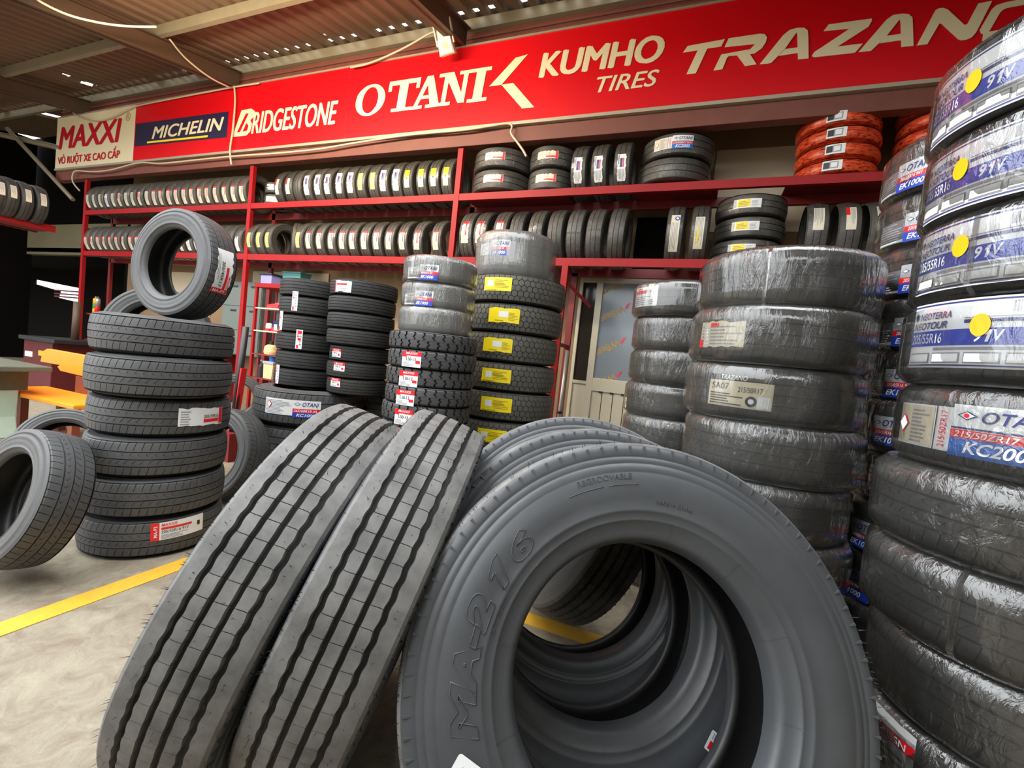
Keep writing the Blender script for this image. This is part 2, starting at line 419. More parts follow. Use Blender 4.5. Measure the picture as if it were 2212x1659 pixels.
class Sheet:
    """a printed sheet in flat coordinates, bent round a tread afterwards"""
    def __init__(s): s.v = []; s.f = []; s.m = []; s.mats = []
    def mi(s, k):
        if k not in s.mats: s.mats.append(k)
        return s.mats.index(k)
    def poly(s, pts, k, L=0):
        n = len(s.v); s.v += [(p[0], p[1], L) for p in pts]; s.f.append(tuple(range(n, n + len(pts)))); s.m.append(s.mi(k)); return s
    def rect(s, x0, y0, x1, y1, k, L=0, step=0.02):
        n = max(1, int(abs(x1 - x0) / step))
        for i in range(n):
            a = x0 + (x1 - x0) * i / n; bb = x0 + (x1 - x0) * (i + 1) / n
            s.poly([(a, y0), (bb, y0), (bb, y1), (a, y1)], k, L)
        return s
    def torn(s, x0, y0, x1, y1, k, seed, L=0, amp=0.008):
        r = random.Random(seed); n = max(3, int(abs(x1 - x0) / 0.02))
        xs = [x0 + (x1 - x0) * i / n for i in range(n + 1)]
        lo = [y0 + r.uniform(-amp, amp) * 0.6 for _ in xs]; hi = [y1 + r.uniform(-amp, amp) * 0.6 for _ in xs]
        for i in range(n):
            s.poly([(xs[i], lo[i]), (xs[i + 1], lo[i + 1]), (xs[i + 1], hi[i + 1]), (xs[i], hi[i])], k, L)
        return s
    def text(s, t, x0, y0, x1, y1, k, L=2, bold=0.0, shear=0.0, rot=False):
        vs, fs, _ = text_geo(t, bold, shear); n = len(s.v)
        if rot: s.v += [(x1 - (x1 - x0) * v[1], y0 + (y1 - y0) * v[0], L) for v in vs]
        else: s.v += [(x0 + (x1 - x0) * v[0], y0 + (y1 - y0) * v[1], L) for v in vs]
        for f in fs: s.f.append(tuple(n + i for i in f)); s.m.append(s.mi(k))
        return s
    def disc(s, x, y, r, k, L=3, n=20):
        return s.poly([(x + r * math.cos(2 * PI * i / n), y + r * math.sin(2 * PI * i / n)) for i in range(n)], k, L)
    def bars(s, x0, y0, x1, y1, k='lblack', n=14, seed=1, L=1):
        r = random.Random(seed); w_ = (x1 - x0) / n
        for i in range(n):
            s.rect(x0 + i * w_, y0, x0 + i * w_ + w_ * r.uniform(0.25, 0.7), y1, k, L)
        return s
    def lines(s, x0, y0, x1, y1, n, k='grey', seed=1, L=1):
        r = random.Random(seed); h = (y1 - y0) / n
        for i in range(n):
            s.rect(x0, y0 + i * h, x0 + (x1 - x0) * r.uniform(0.55, 1), y0 + i * h + h * 0.45, k, L)
        return s
    def bent(s, name, R, scale=1.0):
        vv = []
        for x, y, L in s.v:
            r = R + 0.0012 + L * 0.0011; a = x * scale / R
            vv.append((r * math.cos(a), r * math.sin(a), y * scale))
        return mesh_from(name, vv, s.f, [MAT[k] for k in s.mats], s.m, None, False)
    def flat(s, name, step=0.0008):
        return mesh_from(name, [(x, y, L * step) for x, y, L in s.v], s.f, [MAT[k] for k in s.mats], s.m, None, False)

SHEETS = {}
def sheet(kind):
    if kind in SHEETS: return SHEETS[kind]
    s = Sheet()
    if kind == 'kc':            # big sheet with maker name, red size band, blue pattern band
        s.rect(-0.2, -0.06, 0.0, 0.06, 'white'); s.rect(-0.196, -0.055, -0.05, 0.055, 'cream', 1)
        s.lines(-0.13, -0.05, -0.06, 0.05, 9, 'grey', 3, 2)
        s.poly([(-0.19, 0), (-0.165, -0.028), (-0.14, 0), (-0.165, 0.028)], 'lred', 3); s.poly([(-0.186, 0), (-0.165, -0.023), (-0.144, 0), (-0.165, 0.023)], 'white', 4)
        s.rect(-0.045, -0.06, -0.042, 0.06, 'lblack', 1); s.text('215/50ZR17', -0.03, -0.05, -0.012, 0.05, 'lred', 2, rot=True)
        s.rect(0.0, -0.06, 0.21, 0.07, 'white'); s.rect(0.0, -0.018, 0.21, 0.004, 'lred', 1); s.rect(0.0, -0.066, 0.21, -0.018, 'lsky', 1); s.rect(0, 0.006, 0.21, 0.011, 'lnavy', 1)
        s.poly([(0.012, 0.042), (0.035, 0.03), (0.058, 0.042), (0.035, 0.054)], 'lnavy', 2); s.poly([(0.018, 0.042), (0.035, 0.033), (0.052, 0.042), (0.035, 0.051)], 'white', 3); s.disc(0.035, 0.042, 0.006, 'lred', 4)
        s.text('OTANI', 0.066, 0.026, 0.2, 0.057, 'lnavy', 2, 0.012, 0.25)
        s.text('215/50ZR17 95W', 0.01, -0.015, 0.2, 0.001, 'white', 2, 0.01, 0.2); s.text('KC2000', 0.035, -0.056, 0.18, -0.024, 'white', 2, 0.02, 0.25)
    elif kind == 'ek':          # shorter sheet on the narrow stack
        s.rect(-0.17, -0.06, -0.02, 0.05, 'grey'); s.lines(-0.165, -0.055, -0.03, 0.045, 8, 'white', 5, 1)
        s.rect(-0.02, -0.06, 0.16, 0.07, 'white', 1); s.rect(-0.02, -0.019, 0.16, 0.008, 'lred', 2); s.rect(-0.02, -0.066, 0.16, -0.019, 'lblue', 2)
        s.poly([(-0.012, 0.038), (0.006, 0.028), (0.024, 0.038), (0.006, 0.048)], 'lnavy', 2); s.poly([(-0.007, 0.038), (0.006, 0.031), (0.019, 0.038), (0.006, 0.045)], 'white', 3)
        s.text('OTANI', 0.03, 0.022, 0.148, 0.054, 'lnavy', 3, 0.012, 0.25)
        s.text('205/65R16 94V', 0.0, -0.014, 0.11, 0.003, 'white', 3, 0.01, 0.2); s.text('EK1000', 0.0, -0.055, 0.12, -0.028, 'white', 3, 0.02, 0.25)
    elif kind == 'kc1':
        s.rect(-0.27, -0.085, 0.05, 0.085, 'white'); s.lines(-0.26, -0.075, 0.04, 0.075, 10, 'grey', 4, 1)
        s.poly([(-0.25, 0.02), (-0.215, -0.025), (-0.18, 0.02), (-0.215, 0.055)], 'lred', 3); s.poly([(-0.243, 0.02), (-0.215, -0.018), (-0.187, 0.02), (-0.215, 0.048)], 'white', 4)
        s.rect(0.05, -0.095, 0.33, 0.085, 'white'); s.rect(0.05, -0.048, 0.33, -0.005, 'lred', 1); s.rect(0.05, -0.1, 0.33, -0.048, 'lblue', 1)
        s.poly([(0.06, 0.045), (0.095, 0.028), (0.13, 0.045), (0.095, 0.062)], 'lnavy', 2); s.poly([(0.07, 0.045), (0.095, 0.033), (0.12, 0.045), (0.095, 0.057)], 'white', 3)
        s.text('OTANI', 0.145, 0.02, 0.31, 0.066, 'lnavy', 2, 0.012, 0.25); s.text('265/60R18 XL', 0.06, -0.04, 0.3, -0.014, 'white', 2, 0.01, 0.2); s.text('KC1000', 0.09, -0.09, 0.28, -0.058, 'white', 2, 0.02, 0.25)
    elif kind in ('neo', 'neo2', 'neo3'):
        s.rect(-0.2, -0.07, 0.2, 0.075, 'white'); s.rect(-0.2, -0.066, 0.2, -0.063, 'lnavy', 1); s.rect(-0.2, 0.068, 0.2, 0.071, 'lnavy', 1)
        s.poly([(-0.2, -0.022), (0.13, -0.022), (0.165, -0.006), (0.13, 0.012), (-0.2, 0.012)], 'lblue', 2)
        s.f.pop(); s.m.pop(); s.rect(-0.2, -0.022, 0.13, 0.012, 'lblue', 1); s.poly([(0.13, -0.022), (0.17, -0.022), (0.13, 0.012)], 'lblue', 1)
        s.rect(-0.1, -0.032, 0.16, -0.026, 'grey', 1); s.rect(-0.02, 0.024, 0.15, 0.031, 'lnavy', 1); s.rect(-0.02, 0.034, 0.15, 0.036, 'grey', 1)
        s.rect(0.2, -0.07, 0.235, 0.075, 'lblue'); s.text('205/55R16 91V', 0.208, -0.06, 0.226, 0.06, 'white', 2, 0.01, rot=True)
        s.poly([(-0.19, 0.05), (-0.182, 0.036), (-0.172, 0.05), (-0.18, 0.056)], 'lnavy', 2)
        s.text('NEOTERRA', -0.165, 0.038, -0.055, 0.053, 'lnavy', 2, 0.01, 0.2); s.text('NEOTOUR', -0.19, 0.016, -0.065, 0.032, 'lnavy', 2, 0.012, 0.25)
        s.text('205/55R16', -0.19, -0.016, -0.075, 0.006, 'white', 2, 0.006); s.text('9', 0.01, -0.016, 0.027, 0.008, 'white', 2, 0.02, 0.2); s.poly([(0.034, -0.016), (0.041, -0.016), (0.047, 0.008), (0.042, 0.008), (0.034, 0.002), (0.033, -0.003), (0.038, 0.0)], 'white', 2); s.text('V', 0.05, -0.016, 0.072, 0.008, 'white', 2, 0.02, 0.2)
        s.bars(0.08, 0.042, 0.185, 0.064, 'grey', 16, 2)
        for i in range(4): s.rect(-0.19 + i * 0.09, -0.06, -0.11 + i * 0.09, -0.037, 'grey', 1); s.rect(-0.187 + i * 0.09, -0.057, -0.113 + i * 0.09, -0.04, 'white', 2)
        dx = {'neo': -0.03, 'neo2': -0.045, 'neo3': 0.02}[kind]; s.disc(dx, 0.018, 0.023, 'dot', 4)
    elif kind == 'maxxis':      # 5.50-13 style card
        s.rect(-0.062, -0.045, 0.062, 0.045, 'white'); s.rect(-0.062, 0.02, 0.062, 0.045, 'lred', 1); s.rect(-0.062, 0.012, -0.03, 0.02, 'lred', 1)
        s.text('MAXXIS', -0.035, 0.028, 0.04, 0.041, 'white', 2, 0.012, 0.2); s.text('5.50-13', -0.035, -0.008, 0.03, 0.01, 'lblack', 2, 0.006)
        s.rect(0.03, -0.022, 0.056, -0.006, 'lred', 2); s.lines(-0.055, -0.04, 0.02, -0.014, 4, 'grey', 2)
    elif kind == 'maxxis12':
        s.rect(-0.075, -0.05, 0.075, 0.05, 'white'); s.rect(-0.075, 0.018, 0.075, 0.05, 'lred', 1)
        s.text('MAXXIS', -0.045, 0.025, 0.05, 0.044, 'white', 2, 0.012, 0.2); s.text('5.00-12', -0.05, -0.01, 0.025, 0.012, 'lblack', 2, 0.006)
        s.rect(0.035, -0.03, 0.06, -0.008, 'lred', 2); s.lines(-0.065, -0.045, 0.02, -0.018, 3, 'grey', 2)
    elif kind == 'yellow':
        s.rect(-0.125, -0.055, 0.125, 0.055, 'lyellow'); s.rect(-0.09, -0.02, -0.035, 0.03, 'white', 1)
        s.lines(-0.02, -0.03, 0.11, 0.04, 6, 'lolive', 6); s.rect(-0.11, -0.05, 0.0, -0.044, 'lolive', 1); s.lines(-0.03, 0.0, 0.1, 0.03, 2, 'lolive', 7)
    elif kind == 'yellow2':
        s.torn(-0.125, -0.055, 0.125, 0.055, 'lyellow', 4); s.rect(-0.04, -0.015, 0.035, 0.032, 'white', 1); s.lines(0.04, -0.035, 0.115, 0.03, 6, 'lolive', 8); s.rect(-0.07, -0.045, 0.0, -0.038, 'lolive', 1)
    elif kind == 'ma_p3':
        s.rect(-0.125, -0.048, 0.125, 0.048, 'white'); s.rect(-0.125, -0.048, -0.088, 0.048, 'lred', 1)
        s.text('MA-P3', -0.112, -0.03, -0.096, 0.03, 'white', 2, 0.012, rot=True); s.text('MAXXIS', -0.08, 0.026, -0.01, 0.042, 'lred', 2, 0.012, 0.2)
        s.rect(-0.08, 0.008, 0.06, 0.02, 'lred', 1); s.text('205/55R16 91V', -0.08, -0.012, 0.045, 0.004, 'lblack', 2, 0.004); s.lines(-0.08, -0.042, 0.05, -0.016, 4, 'grey', 9); s.rect(0.09, -0.01, 0.105, 0.015, 'lblack', 1)
    elif kind == 'torn_right':
        s.torn(-0.125, -0.048, 0.125, 0.048, 'white', 11); s.rect(0.098, -0.045, 0.122, 0.045, 'lred', 1); s.rect(0.0, -0.032, 0.095, -0.014, 'lred', 1); s.text('205/55R16', 0.0, -0.008, 0.092, 0.01, 'lblack', 2, 0.006); s.lines(-0.115, -0.04, -0.05, 0.04, 6, 'grey', 4)
    elif kind == 'standing':
        s.torn(-0.13, -0.05, 0.13, 0.05, 'white', 17, 0, 0.01); s.rect(0.1, -0.05, 0.13, 0.05, 'lred', 1); s.text('MA-P3', 0.106, -0.04, 0.124, 0.035, 'white', 2, 0.012, rot=True)
        s.rect(-0.03, 0.012, 0.1, 0.028, 'lred', 1); s.text('MAXXIS', 0.02, 0.032, 0.095, 0.046, 'lred', 2, 0.012, 0.2); s.text('205/45R17', -0.06, -0.022, 0.09, -0.002, 'lblack', 2, 0.006); s.lines(-0.1, -0.044, 0.09, -0.026, 2, 'grey', 3)
    elif kind == 'redtop':
        s.rect(-0.13, -0.042, 0.13, 0.042, 'cream'); s.rect(-0.13, -0.042, -0.105, 0.042, 'lred', 1); s.rect(-0.1, 0.012, 0.02, 0.026, 'lred', 1); s.lines(-0.09, -0.034, 0.11, 0.006, 4, 'grey', 5)
    elif kind == 'redtop_torn':
        s.torn(-0.13, -0.042, 0.13, 0.042, 'cream', 23, 0, 0.016); s.rect(-0.13, -0.038, -0.1, 0.038, 'lred', 1); s.rect(-0.1, 0.0, 0.04, 0.02, 'lred', 1); s.lines(-0.09, -0.03, 0.11, -0.004, 3, 'grey', 6)
    elif kind == 'pinktop':
        s.rect(-0.12, -0.038, 0.12, 0.038, 'cream'); s.rect(-0.12, -0.038, -0.02, -0.01, 'lred', 1); s.lines(-0.1, 0.0, 0.1, 0.032, 4, 'grey', 12)
    elif kind == 'plain':
        s.rect(-0.12, -0.042, 0.12, 0.042, 'cream'); s.lines(-0.11, -0.034, 0.11, 0.034, 6, 'grey', 7)
    elif kind == 'navytop':
        s.torn(-0.15, -0.048, 0.15, 0.048, 'white', 31, 0, 0.01); s.rect(-0.1, 0.012, 0.0, 0.026, 'lred', 1); s.rect(-0.1, -0.02, 0.0, 0.008, 'lnavy', 1); s.rect(-0.14, -0.044, -0.03, -0.028, 'grey', 1); s.lines(0.02, -0.04, 0.14, 0.04, 5, 'grey', 14)
    elif kind == 'yellowish':
        s.rect(-0.12, -0.04, 0.12, 0.04, 'cream'); s.rect(-0.12, -0.04, -0.01, 0.04, 'lyellow', 1); s.lines(-0.1, -0.03, 0.0, 0.03, 3, 'lolive', 3, 2); s.disc(0.0, 0.0, 0.012, 'lblack', 3)
    elif kind == 'greenish':
        s.rect(-0.12, -0.04, 0.12, 0.04, 'lgreen'); s.lines(-0.11, -0.03, 0.1, 0.034, 4, 'lolive', 15)
    elif kind == 'flatred':
        s.torn(-0.13, -0.045, 0.13, 0.045, 'cream', 41, 0, 0.01); s.rect(0.1, -0.045, 0.125, 0.045, 'lred', 1); s.rect(-0.02, -0.03, 0.1, -0.01, 'lred', 1); s.lines(-0.11, 0.0, 0.09, 0.036, 4, 'grey', 16)
    elif kind == 'flatyellow':
        s.rect(-0.13, -0.045, 0.13, 0.045, 'white'); s.rect(-0.09, -0.035, 0.03, 0.04, 'lyellow', 1); s.lines(-0.08, -0.03, 0.02, 0.03, 4, 'lolive', 17, 2); s.bars(-0.127, -0.04, -0.095, 0.04, 'lblack', 4, 4); s.lines(0.04, -0.035, 0.12, 0.035, 5, 'grey', 18)
    elif kind == 'longblue':
        s.rect(-0.19, -0.042, 0.19, 0.042, 'cream'); s.disc(-0.145, 0.016, 0.024, 'lblue', 1); s.disc(-0.145, 0.016, 0.014, 'white', 2); s.lines(-0.1, -0.034, 0.18, 0.034, 5, 'grey', 20)
    elif kind == 'longyellow':
        s.rect(-0.16, -0.042, 0.16, 0.042, 'cream'); s.rect(-0.05, -0.02, 0.1, 0.0, 'lyellow', 1); s.lines(-0.15, -0.036, 0.15, 0.036, 6, 'grey', 21)
    elif kind == 'sa07':
        s.rect(-0.12, -0.05, 0.12, 0.05, 'cream'); s.text('SA07', -0.105, 0.016, -0.035, 0.04, 'lblack', 2, 0.008); s.text('215/50R17', 0.0, 0.01, 0.085, 0.03, 'lblack', 2); s.lines(-0.11, -0.042, 0.02, 0.006, 5, 'lblack', 22); s.rect(0.07, -0.046, 0.115, 0.0, 'white', 1); s.disc(0.05, -0.022, 0.02, 'lblack', 2); s.disc(0.05, -0.022, 0.01, 'grey', 3)
        s.text('TRAZANO', -0.07, 0.054, 0.03, 0.072, 'white', 2, 0.012, 0.2)
    elif kind == 'redcorner':
        s.rect(-0.1, -0.06, 0.1, 0.055, 'white'); s.rect(-0.09, 0.015, 0.015, 0.035, 'lred', 1); s.lines(-0.085, 0.04, 0.01, 0.052, 1, 'lred', 4); s.lines(-0.09, -0.05, 0.08, 0.005, 5, 'grey', 23); s.poly([(0.04, 0.025), (0.06, 0.04), (0.05, 0.015)], 'grey', 1)
    elif kind == 'midred':
        s.torn(-0.11, -0.05, 0.1, 0.05, 'cream', 51); s.lines(-0.1, -0.04, 0.09, 0.04, 6, 'grey', 24); s.rect(-0.11, -0.05, -0.09, -0.02, 'lred', 2); s.rect(-0.05, 0.03, -0.01, 0.045, 'lred', 2)
    elif kind == 'nissen':
        s.torn(-0.08, -0.085, 0.085, 0.06, 'white', 61); s.rect(-0.08, 0.002, 0.085, 0.03, 'lred', 1); s.text('NSSN', 0.0, 0.006, 0.065, 0.024, 'white', 2, 0.01); s.lines(-0.06, -0.06, 0.07, -0.01, 3, 'grey', 25); s.rect(-0.03, -0.07, 0.02, -0.062, 'lnavy', 1)
    elif kind in ('strip', 'strip_red'):
        s.rect(-0.028, -0.085, 0.028, 0.085, 'white'); s.text('MAXXIS', -0.02, 0.02, -0.004, 0.08, 'lred', 2, 0.012, rot=True); s.rect(-0.02, -0.08, -0.004, -0.05, 'lred', 1); s.lines(0.002, -0.05, 0.022, 0.07, 5, 'grey', 26)
        if kind == 'strip_red': s.rect(-0.012, -0.01, 0.016, 0.012, 'lred', 2); s.rect(-0.012, 0.05, 0.02, 0.075, 'lred', 2)
    elif kind == 'ribcard':
        s.torn(-0.1, -0.055, 0.1, 0.055, 'white', 71); s.rect(-0.1, -0.05, -0.088, 0.05, 'lred', 1); s.rect(-0.08, 0.012, 0.05, 0.03, 'lred', 1); s.lines(-0.08, -0.045, 0.06, 0.0, 4, 'grey', 27)
    elif kind == 'whitebars':
        s.rect(-0.12, -0.042, 0.12, 0.042, 'white'); s.lines(-0.12, -0.04, -0.06, 0.04, 2, 'lblack', 28); s.lines(-0.05, -0.035, 0.11, 0.035, 6, 'grey', 29)
    elif kind == 'silver':
        s.rect(-0.08, -0.045, 0.08, 0.045, 'white'); s.rect(-0.07, -0.03, -0.02, 0.03, 'lblack', 1); s.rect(-0.02, -0.03, 0.05, 0.035, 'grey', 1); s.rect(-0.01, -0.02, 0.04, 0.025, 'white', 2)
    if kind in ('neo', 'neo2', 'neo3'): s.v = [(x * 0.93, y * 1.22, L) for x, y, L in s.v]
    SHEETS[kind] = s
    return s

# ------------------------------------------------------------------ tyre geometry
def tri(t):
    t = t % 1.0
    return 4 * t - 1 if t < 0.5 else 3 - 4 * t
def trap(t):
    return max(-1, min(1, 1.7 * tri(t)))

def tread_mesh(name, R, tw, drop, mat, N, grooves, slots=(), gd=0.012, rows=4, round_=0.012, zwave=tri):
    """grooves: (v, half width, zigzag amplitude, phase); slots: (v0, v1, fraction, half width, depth, skew function)"""
    cols = []                       # (v, groove depth flag, zig amp, phase)
    edges = [-1.0] + [g[0] for g in grooves] + [1.0]
    cols.append((-1.0, 0, 0, 0)); prev = -1.0
    def ribcols(a, b_, n):
        return [a + (b_ - a) * (i + 1) / (n + 1) for i in range(n)]
    prev_g = None
    for g in sorted(grooves):
        v, hw, za, ph = g
        n = 4 if prev_g is None else 3
        for q in ribcols(prev, v - hw, n): 
            t = (q - prev) / (v - hw - prev); a0 = prev_g[2] if prev_g else 0
            cols.append((q, 0, za * t, ph) if prev_g is None else (q, 0, (a0 * (1 - t) + za * t), ph if t > .5 else prev_g[3]))
        cols += [(v - hw, 0, za, ph), (v - hw * 0.72, 1, za, ph), (v + hw * 0.72, 1, za, ph), (v + hw, 0, za, ph)]
        prev = v + hw; prev_g = g
    for q in ribcols(prev, 1.0, 4 if grooves else 12):
        t = (q - prev) / (1.0 - prev); a0 = prev_g[2] if prev_g else 0
        cols.append((q, 0, a0 * (1 - t), prev_g[3] if prev_g else 0))
    cols.append((1.0, 0, 0, 0))
    # make sure slot ends have columns
    for sl in slots:
        for e in (sl[0], sl[1]):
            if min(abs(c[0] - e) for c in cols) > 0.025 and -0.99 < e < 0.99:
                cols.append((e, 0, 0, 0))
    cols.sort(key=lambda c: c[0])
    rowl = [(i / rows, None) for i in range(rows)]
    for k, sl in enumerate(slots):
        e = sl[3]
        for d, flag in ((-e, 0), (-e * 0.75, 1), (e * 0.75, 1), (e, 0)):
            rowl.append(((sl[2] + d) % 1.0, (k, flag)))
    fr_used = {}
    merged = {}
    for fr, fl in rowl:
        key = round(fr, 5)
        merged.setdefault(key, {})
        if fl: merged[key][fl[0]] = fl[1]
    rl = sorted(merged.items())
    # drop plain rows lying inside a slot band
    out = []
    for fr, fl in rl:
        if not fl and any(abs(((fr - sl[2] + 0.5) % 1.0) - 0.5) < sl[3] * 1.6 for sl in slots): continue
        out.append((fr, fl))
    rl = out
    nr = len(rl) * N; nc = len(cols)
    V = []; UV = []; dep = []
    for p in range(N):
        for fr, fl in rl:
            for (v, gf, za, ph) in cols:
                d = gd * gf; sk = 0.0
                for k, sl in enumerate(slots):
                    if sl[0] - 0.012 <= v <= sl[1] + 0.012:
                        sk = sl[5](v)
                        if fl.get(k): d = max(d, sl[4])
                t = p + fr + sk
                vv = v + za * zwave(t + ph)
                av = abs(vv)
                r = R - drop * vv * vv - d
                if av > 0.93: r -= round_ * ((av - 0.93) / 0.07) ** 2
                th = 2 * PI * t / N
                V.append((r * math.cos(th), r * math.sin(th), vv * tw / 2)); dep.append(d)
                UV.append((th * R, vv * tw / 2))
    F = []; MI = []
    for i in range(nr):
        j = (i + 1) % nr
        for c in range(nc - 1):
            q = (i * nc + c, j * nc + c, j * nc + c + 1, i * nc + c + 1)
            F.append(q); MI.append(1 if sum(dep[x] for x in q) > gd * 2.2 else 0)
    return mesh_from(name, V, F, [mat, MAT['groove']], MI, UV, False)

def revolve(name, prof, mats, n=128, midx=None, noise=0.0, seed=1, smooth=True):
    V = []; UV = []; F = []; MI = []
    L = [0]
    for a, b_ in zip(prof, prof[1:]): L.append(L[-1] + math.hypot(a[0] - b_[0], a[1] - b_[1]))
    r_ = random.Random(seed)
    ph = [r_.uniform(0, 6.28) for _ in range(6)]
    for i in range(n):
        th = 2 * PI * i / n
        for k, (r, z) in enumerate(prof):
            dr = 0
            if noise: dr = noise * (math.sin(7 * th + ph[0] + 9 * L[k]) + math.sin(17 * th + ph[1]) * .6 + math.sin(29 * th + ph[2] - 20 * L[k]) * .5) * .5
            V.append(((r + dr) * math.cos(th), (r + dr) * math.sin(th), z)); UV.append((th * prof[0][0], L[k]))
    np_ = len(prof)
    for i in range(n):
        j = (i + 1) % n
        for k in range(np_ - 1):
            F.append((i * np_ + k, i * np_ + k + 1, j * np_ + k + 1, j * np_ + k)); MI.append(midx[k] if midx else 0)
    me = mesh_from(name, V, F, mats, MI, UV, smooth)
    return me

def mirror_prof(p): return [(r, -z) for r, z in p][::-1]

def passenger_side(R, tw, W, Rb, drop):
    s = R - drop - 0.012; h = s - Rb
    return [(R - drop, tw / 2 * 0.985), (s, tw / 2 + 0.002), (s - 0.08 * h, tw / 2 + 0.006), (s - 0.085 * h, tw / 2 + 0.004), (s - 0.2 * h, W / 2 * 0.965), (s - 0.32 * h, W / 2 * 0.995), (s - 0.335 * h, W / 2 * 0.985), (s - 0.45 * h, W / 2),
            (s - 0.6 * h, W / 2 * 0.985), (s - 0.72 * h, W / 2 * 0.95), (s - 0.73 * h, W / 2 * 0.965), (s - 0.78 * h, W / 2 * 0.95), (s - 0.79 * h, W / 2 * 0.93), (s - 0.88 * h, W / 2 * 0.87), (s - 0.95 * h, W / 2 * 0.82), (Rb, W / 2 * 0.74), (Rb - 0.003, W / 2 * 0.66)]
def liner_prof(R, tw, W, Rb):
    h = R - Rb
    return [(Rb - 0.003, W / 2 * 0.66), (Rb + 0.006, W / 2 * 0.6), (Rb + 0.25 * h, W / 2 * 0.82), (Rb + 0.5 * h, W / 2 * 0.88), (Rb + 0.75 * h, W / 2 * 0.8), (R - 0.028, tw / 2 * 0.7), (R - 0.022, 0),
            (R - 0.028, -tw / 2 * 0.7), (Rb + 0.75 * h, -W / 2 * 0.8), (Rb + 0.5 * h, -W / 2 * 0.88), (Rb + 0.25 * h, -W / 2 * 0.82), (Rb + 0.006, -W / 2 * 0.6), (Rb - 0.003, -W / 2 * 0.66)]

class Kind:
    """meshes of one tyre type: tread, two sidewalls, inner liner, optional film"""
    def __init__(s, key, R, W, tw, Rb, drop, tread, side_mat, film=None, film_noise=0.003, n=96):
        s.R, s.W, s.tw = R, W, tw
        s.tread = tread
        p = passenger_side(R, tw, W, Rb, drop)
        s.side = revolve(key + '_sidewall', p, [side_mat], n)
        s.side2 = revolve(key + '_sidewall_back', mirror_prof(p), [side_mat], n)
        s.liner = revolve(key + '_liner', liner_prof(R, tw, W, Rb), [MAT['liner']], 64)
        s.film = None
        if film:
            e = 0.004
            fp = [(Rb - 0.006, 0)] + [(Rb - 0.006 + 0.0 * t, W / 2 * t) for t in (0.4, 0.7)] + [(Rb + 0.012, W / 2 * 0.93), (Rb + 0.3 * (R - Rb), W / 2 + e), (Rb + 0.62 * (R - Rb), W / 2 + e), (Rb + 0.82 * (R - Rb), W / 2 * 0.97 + e), (R - 0.012, tw / 2 + e + 0.003), (R + e - 0.001, tw / 2 * 0.88), (R + e, tw / 2 * 0.5), (R + e, 0)]
            fp = fp + [(r, -z) for r, z in fp[-2::-1]]
            s.film = revolve(key + '_film', fp, [film], 160, None, film_noise, 5)

def place_tire(kind, name, label, C, axis, out, labelkind=None, scale=1.0, wscale=1.0, lab_off=0.0, lab_scale=1.0, group=None, cat='tire', lab_desc=None, spin=None, liner=True, two_sides=True, lab_roll=0.0):
    """C centre of tyre, axis direction of its axle, out: direction the paper label faces"""
    ez = Vector(axis).normalized(); ex = Vector(out); ex = (ex - ez * ex.dot(ez)).normalized(); ey = ez.cross(ex)
    Mc = Matrix((ex, ey, ez)).transposed().to_4x4(); Mc.translation = Vector(C)
    R = kind.R * scale; Wd = kind.W * wscale
    ext = Wd / 2 * abs(ez.z) + R * math.sqrt(max(0, 1 - ez.z ** 2))
    base = Vector((C[0], C[1], C[2] - ext))
    root = thing(name, label, cat, base, group)
    L = Matrix.Translation(-base) @ Mc
    sp = Matrix.Rotation(rnd.uniform(0, 6.28) if spin is None else spin, 4, 'Z')
    S = Matrix.Diagonal((scale, scale, wscale, 1))
    link('tread', kind.tread, root, L @ sp @ S)
    link('sidewall', kind.side, root, L @ sp @ S)
    if two_sides: link('sidewall', kind.side2, root, L @ sp @ S)
    if liner: link('inner_liner', kind.liner, root, L @ sp @ S)
    if labelkind:
        key = (labelkind, round(R, 3), round(lab_scale, 2))
        if key not in LABMESH: LABMESH[key] = sheet(labelkind).bent('label_' + labelkind, R, lab_scale)
        lo = link('paper_label', LABMESH[key], root, L @ Matrix.Translation((0, 0, lab_off)) @ Matrix.Rotation(lab_roll, 4, 'X'))
        lo['label'] = lab_desc or PAPER.get(labelkind, 'white paper label')
    if kind.film: link('plastic_wrap', kind.film, root, L @ sp @ S)
    return root
LABMESH = {}
PAPER = {'kc': 'white label with a red and a blue band', 'ek': 'white label with a red and a blue band', 'kc1': 'wide white label with a red and a blue band', 'neo': 'white label with a long blue band and yellow dot', 'neo2': 'white label with a long blue band and yellow dot', 'neo3': 'white label with a long blue band and yellow dot', 'yellow': 'yellow label with a white patch', 'yellow2': 'yellow label with a white patch', 'maxxis': 'white card with a red top', 'maxxis12': 'white card with a red top', 'redtop': 'cream label with a red top', 'redtop_torn': 'torn cream label with a red top', 'flatred': 'cream label with a red end', 'flatyellow': 'white and yellow label', 'sa07': 'cream label with black print', 'greenish': 'pale green label', 'yellowish': 'half yellow label', 'silver': 'silver and black panel'}

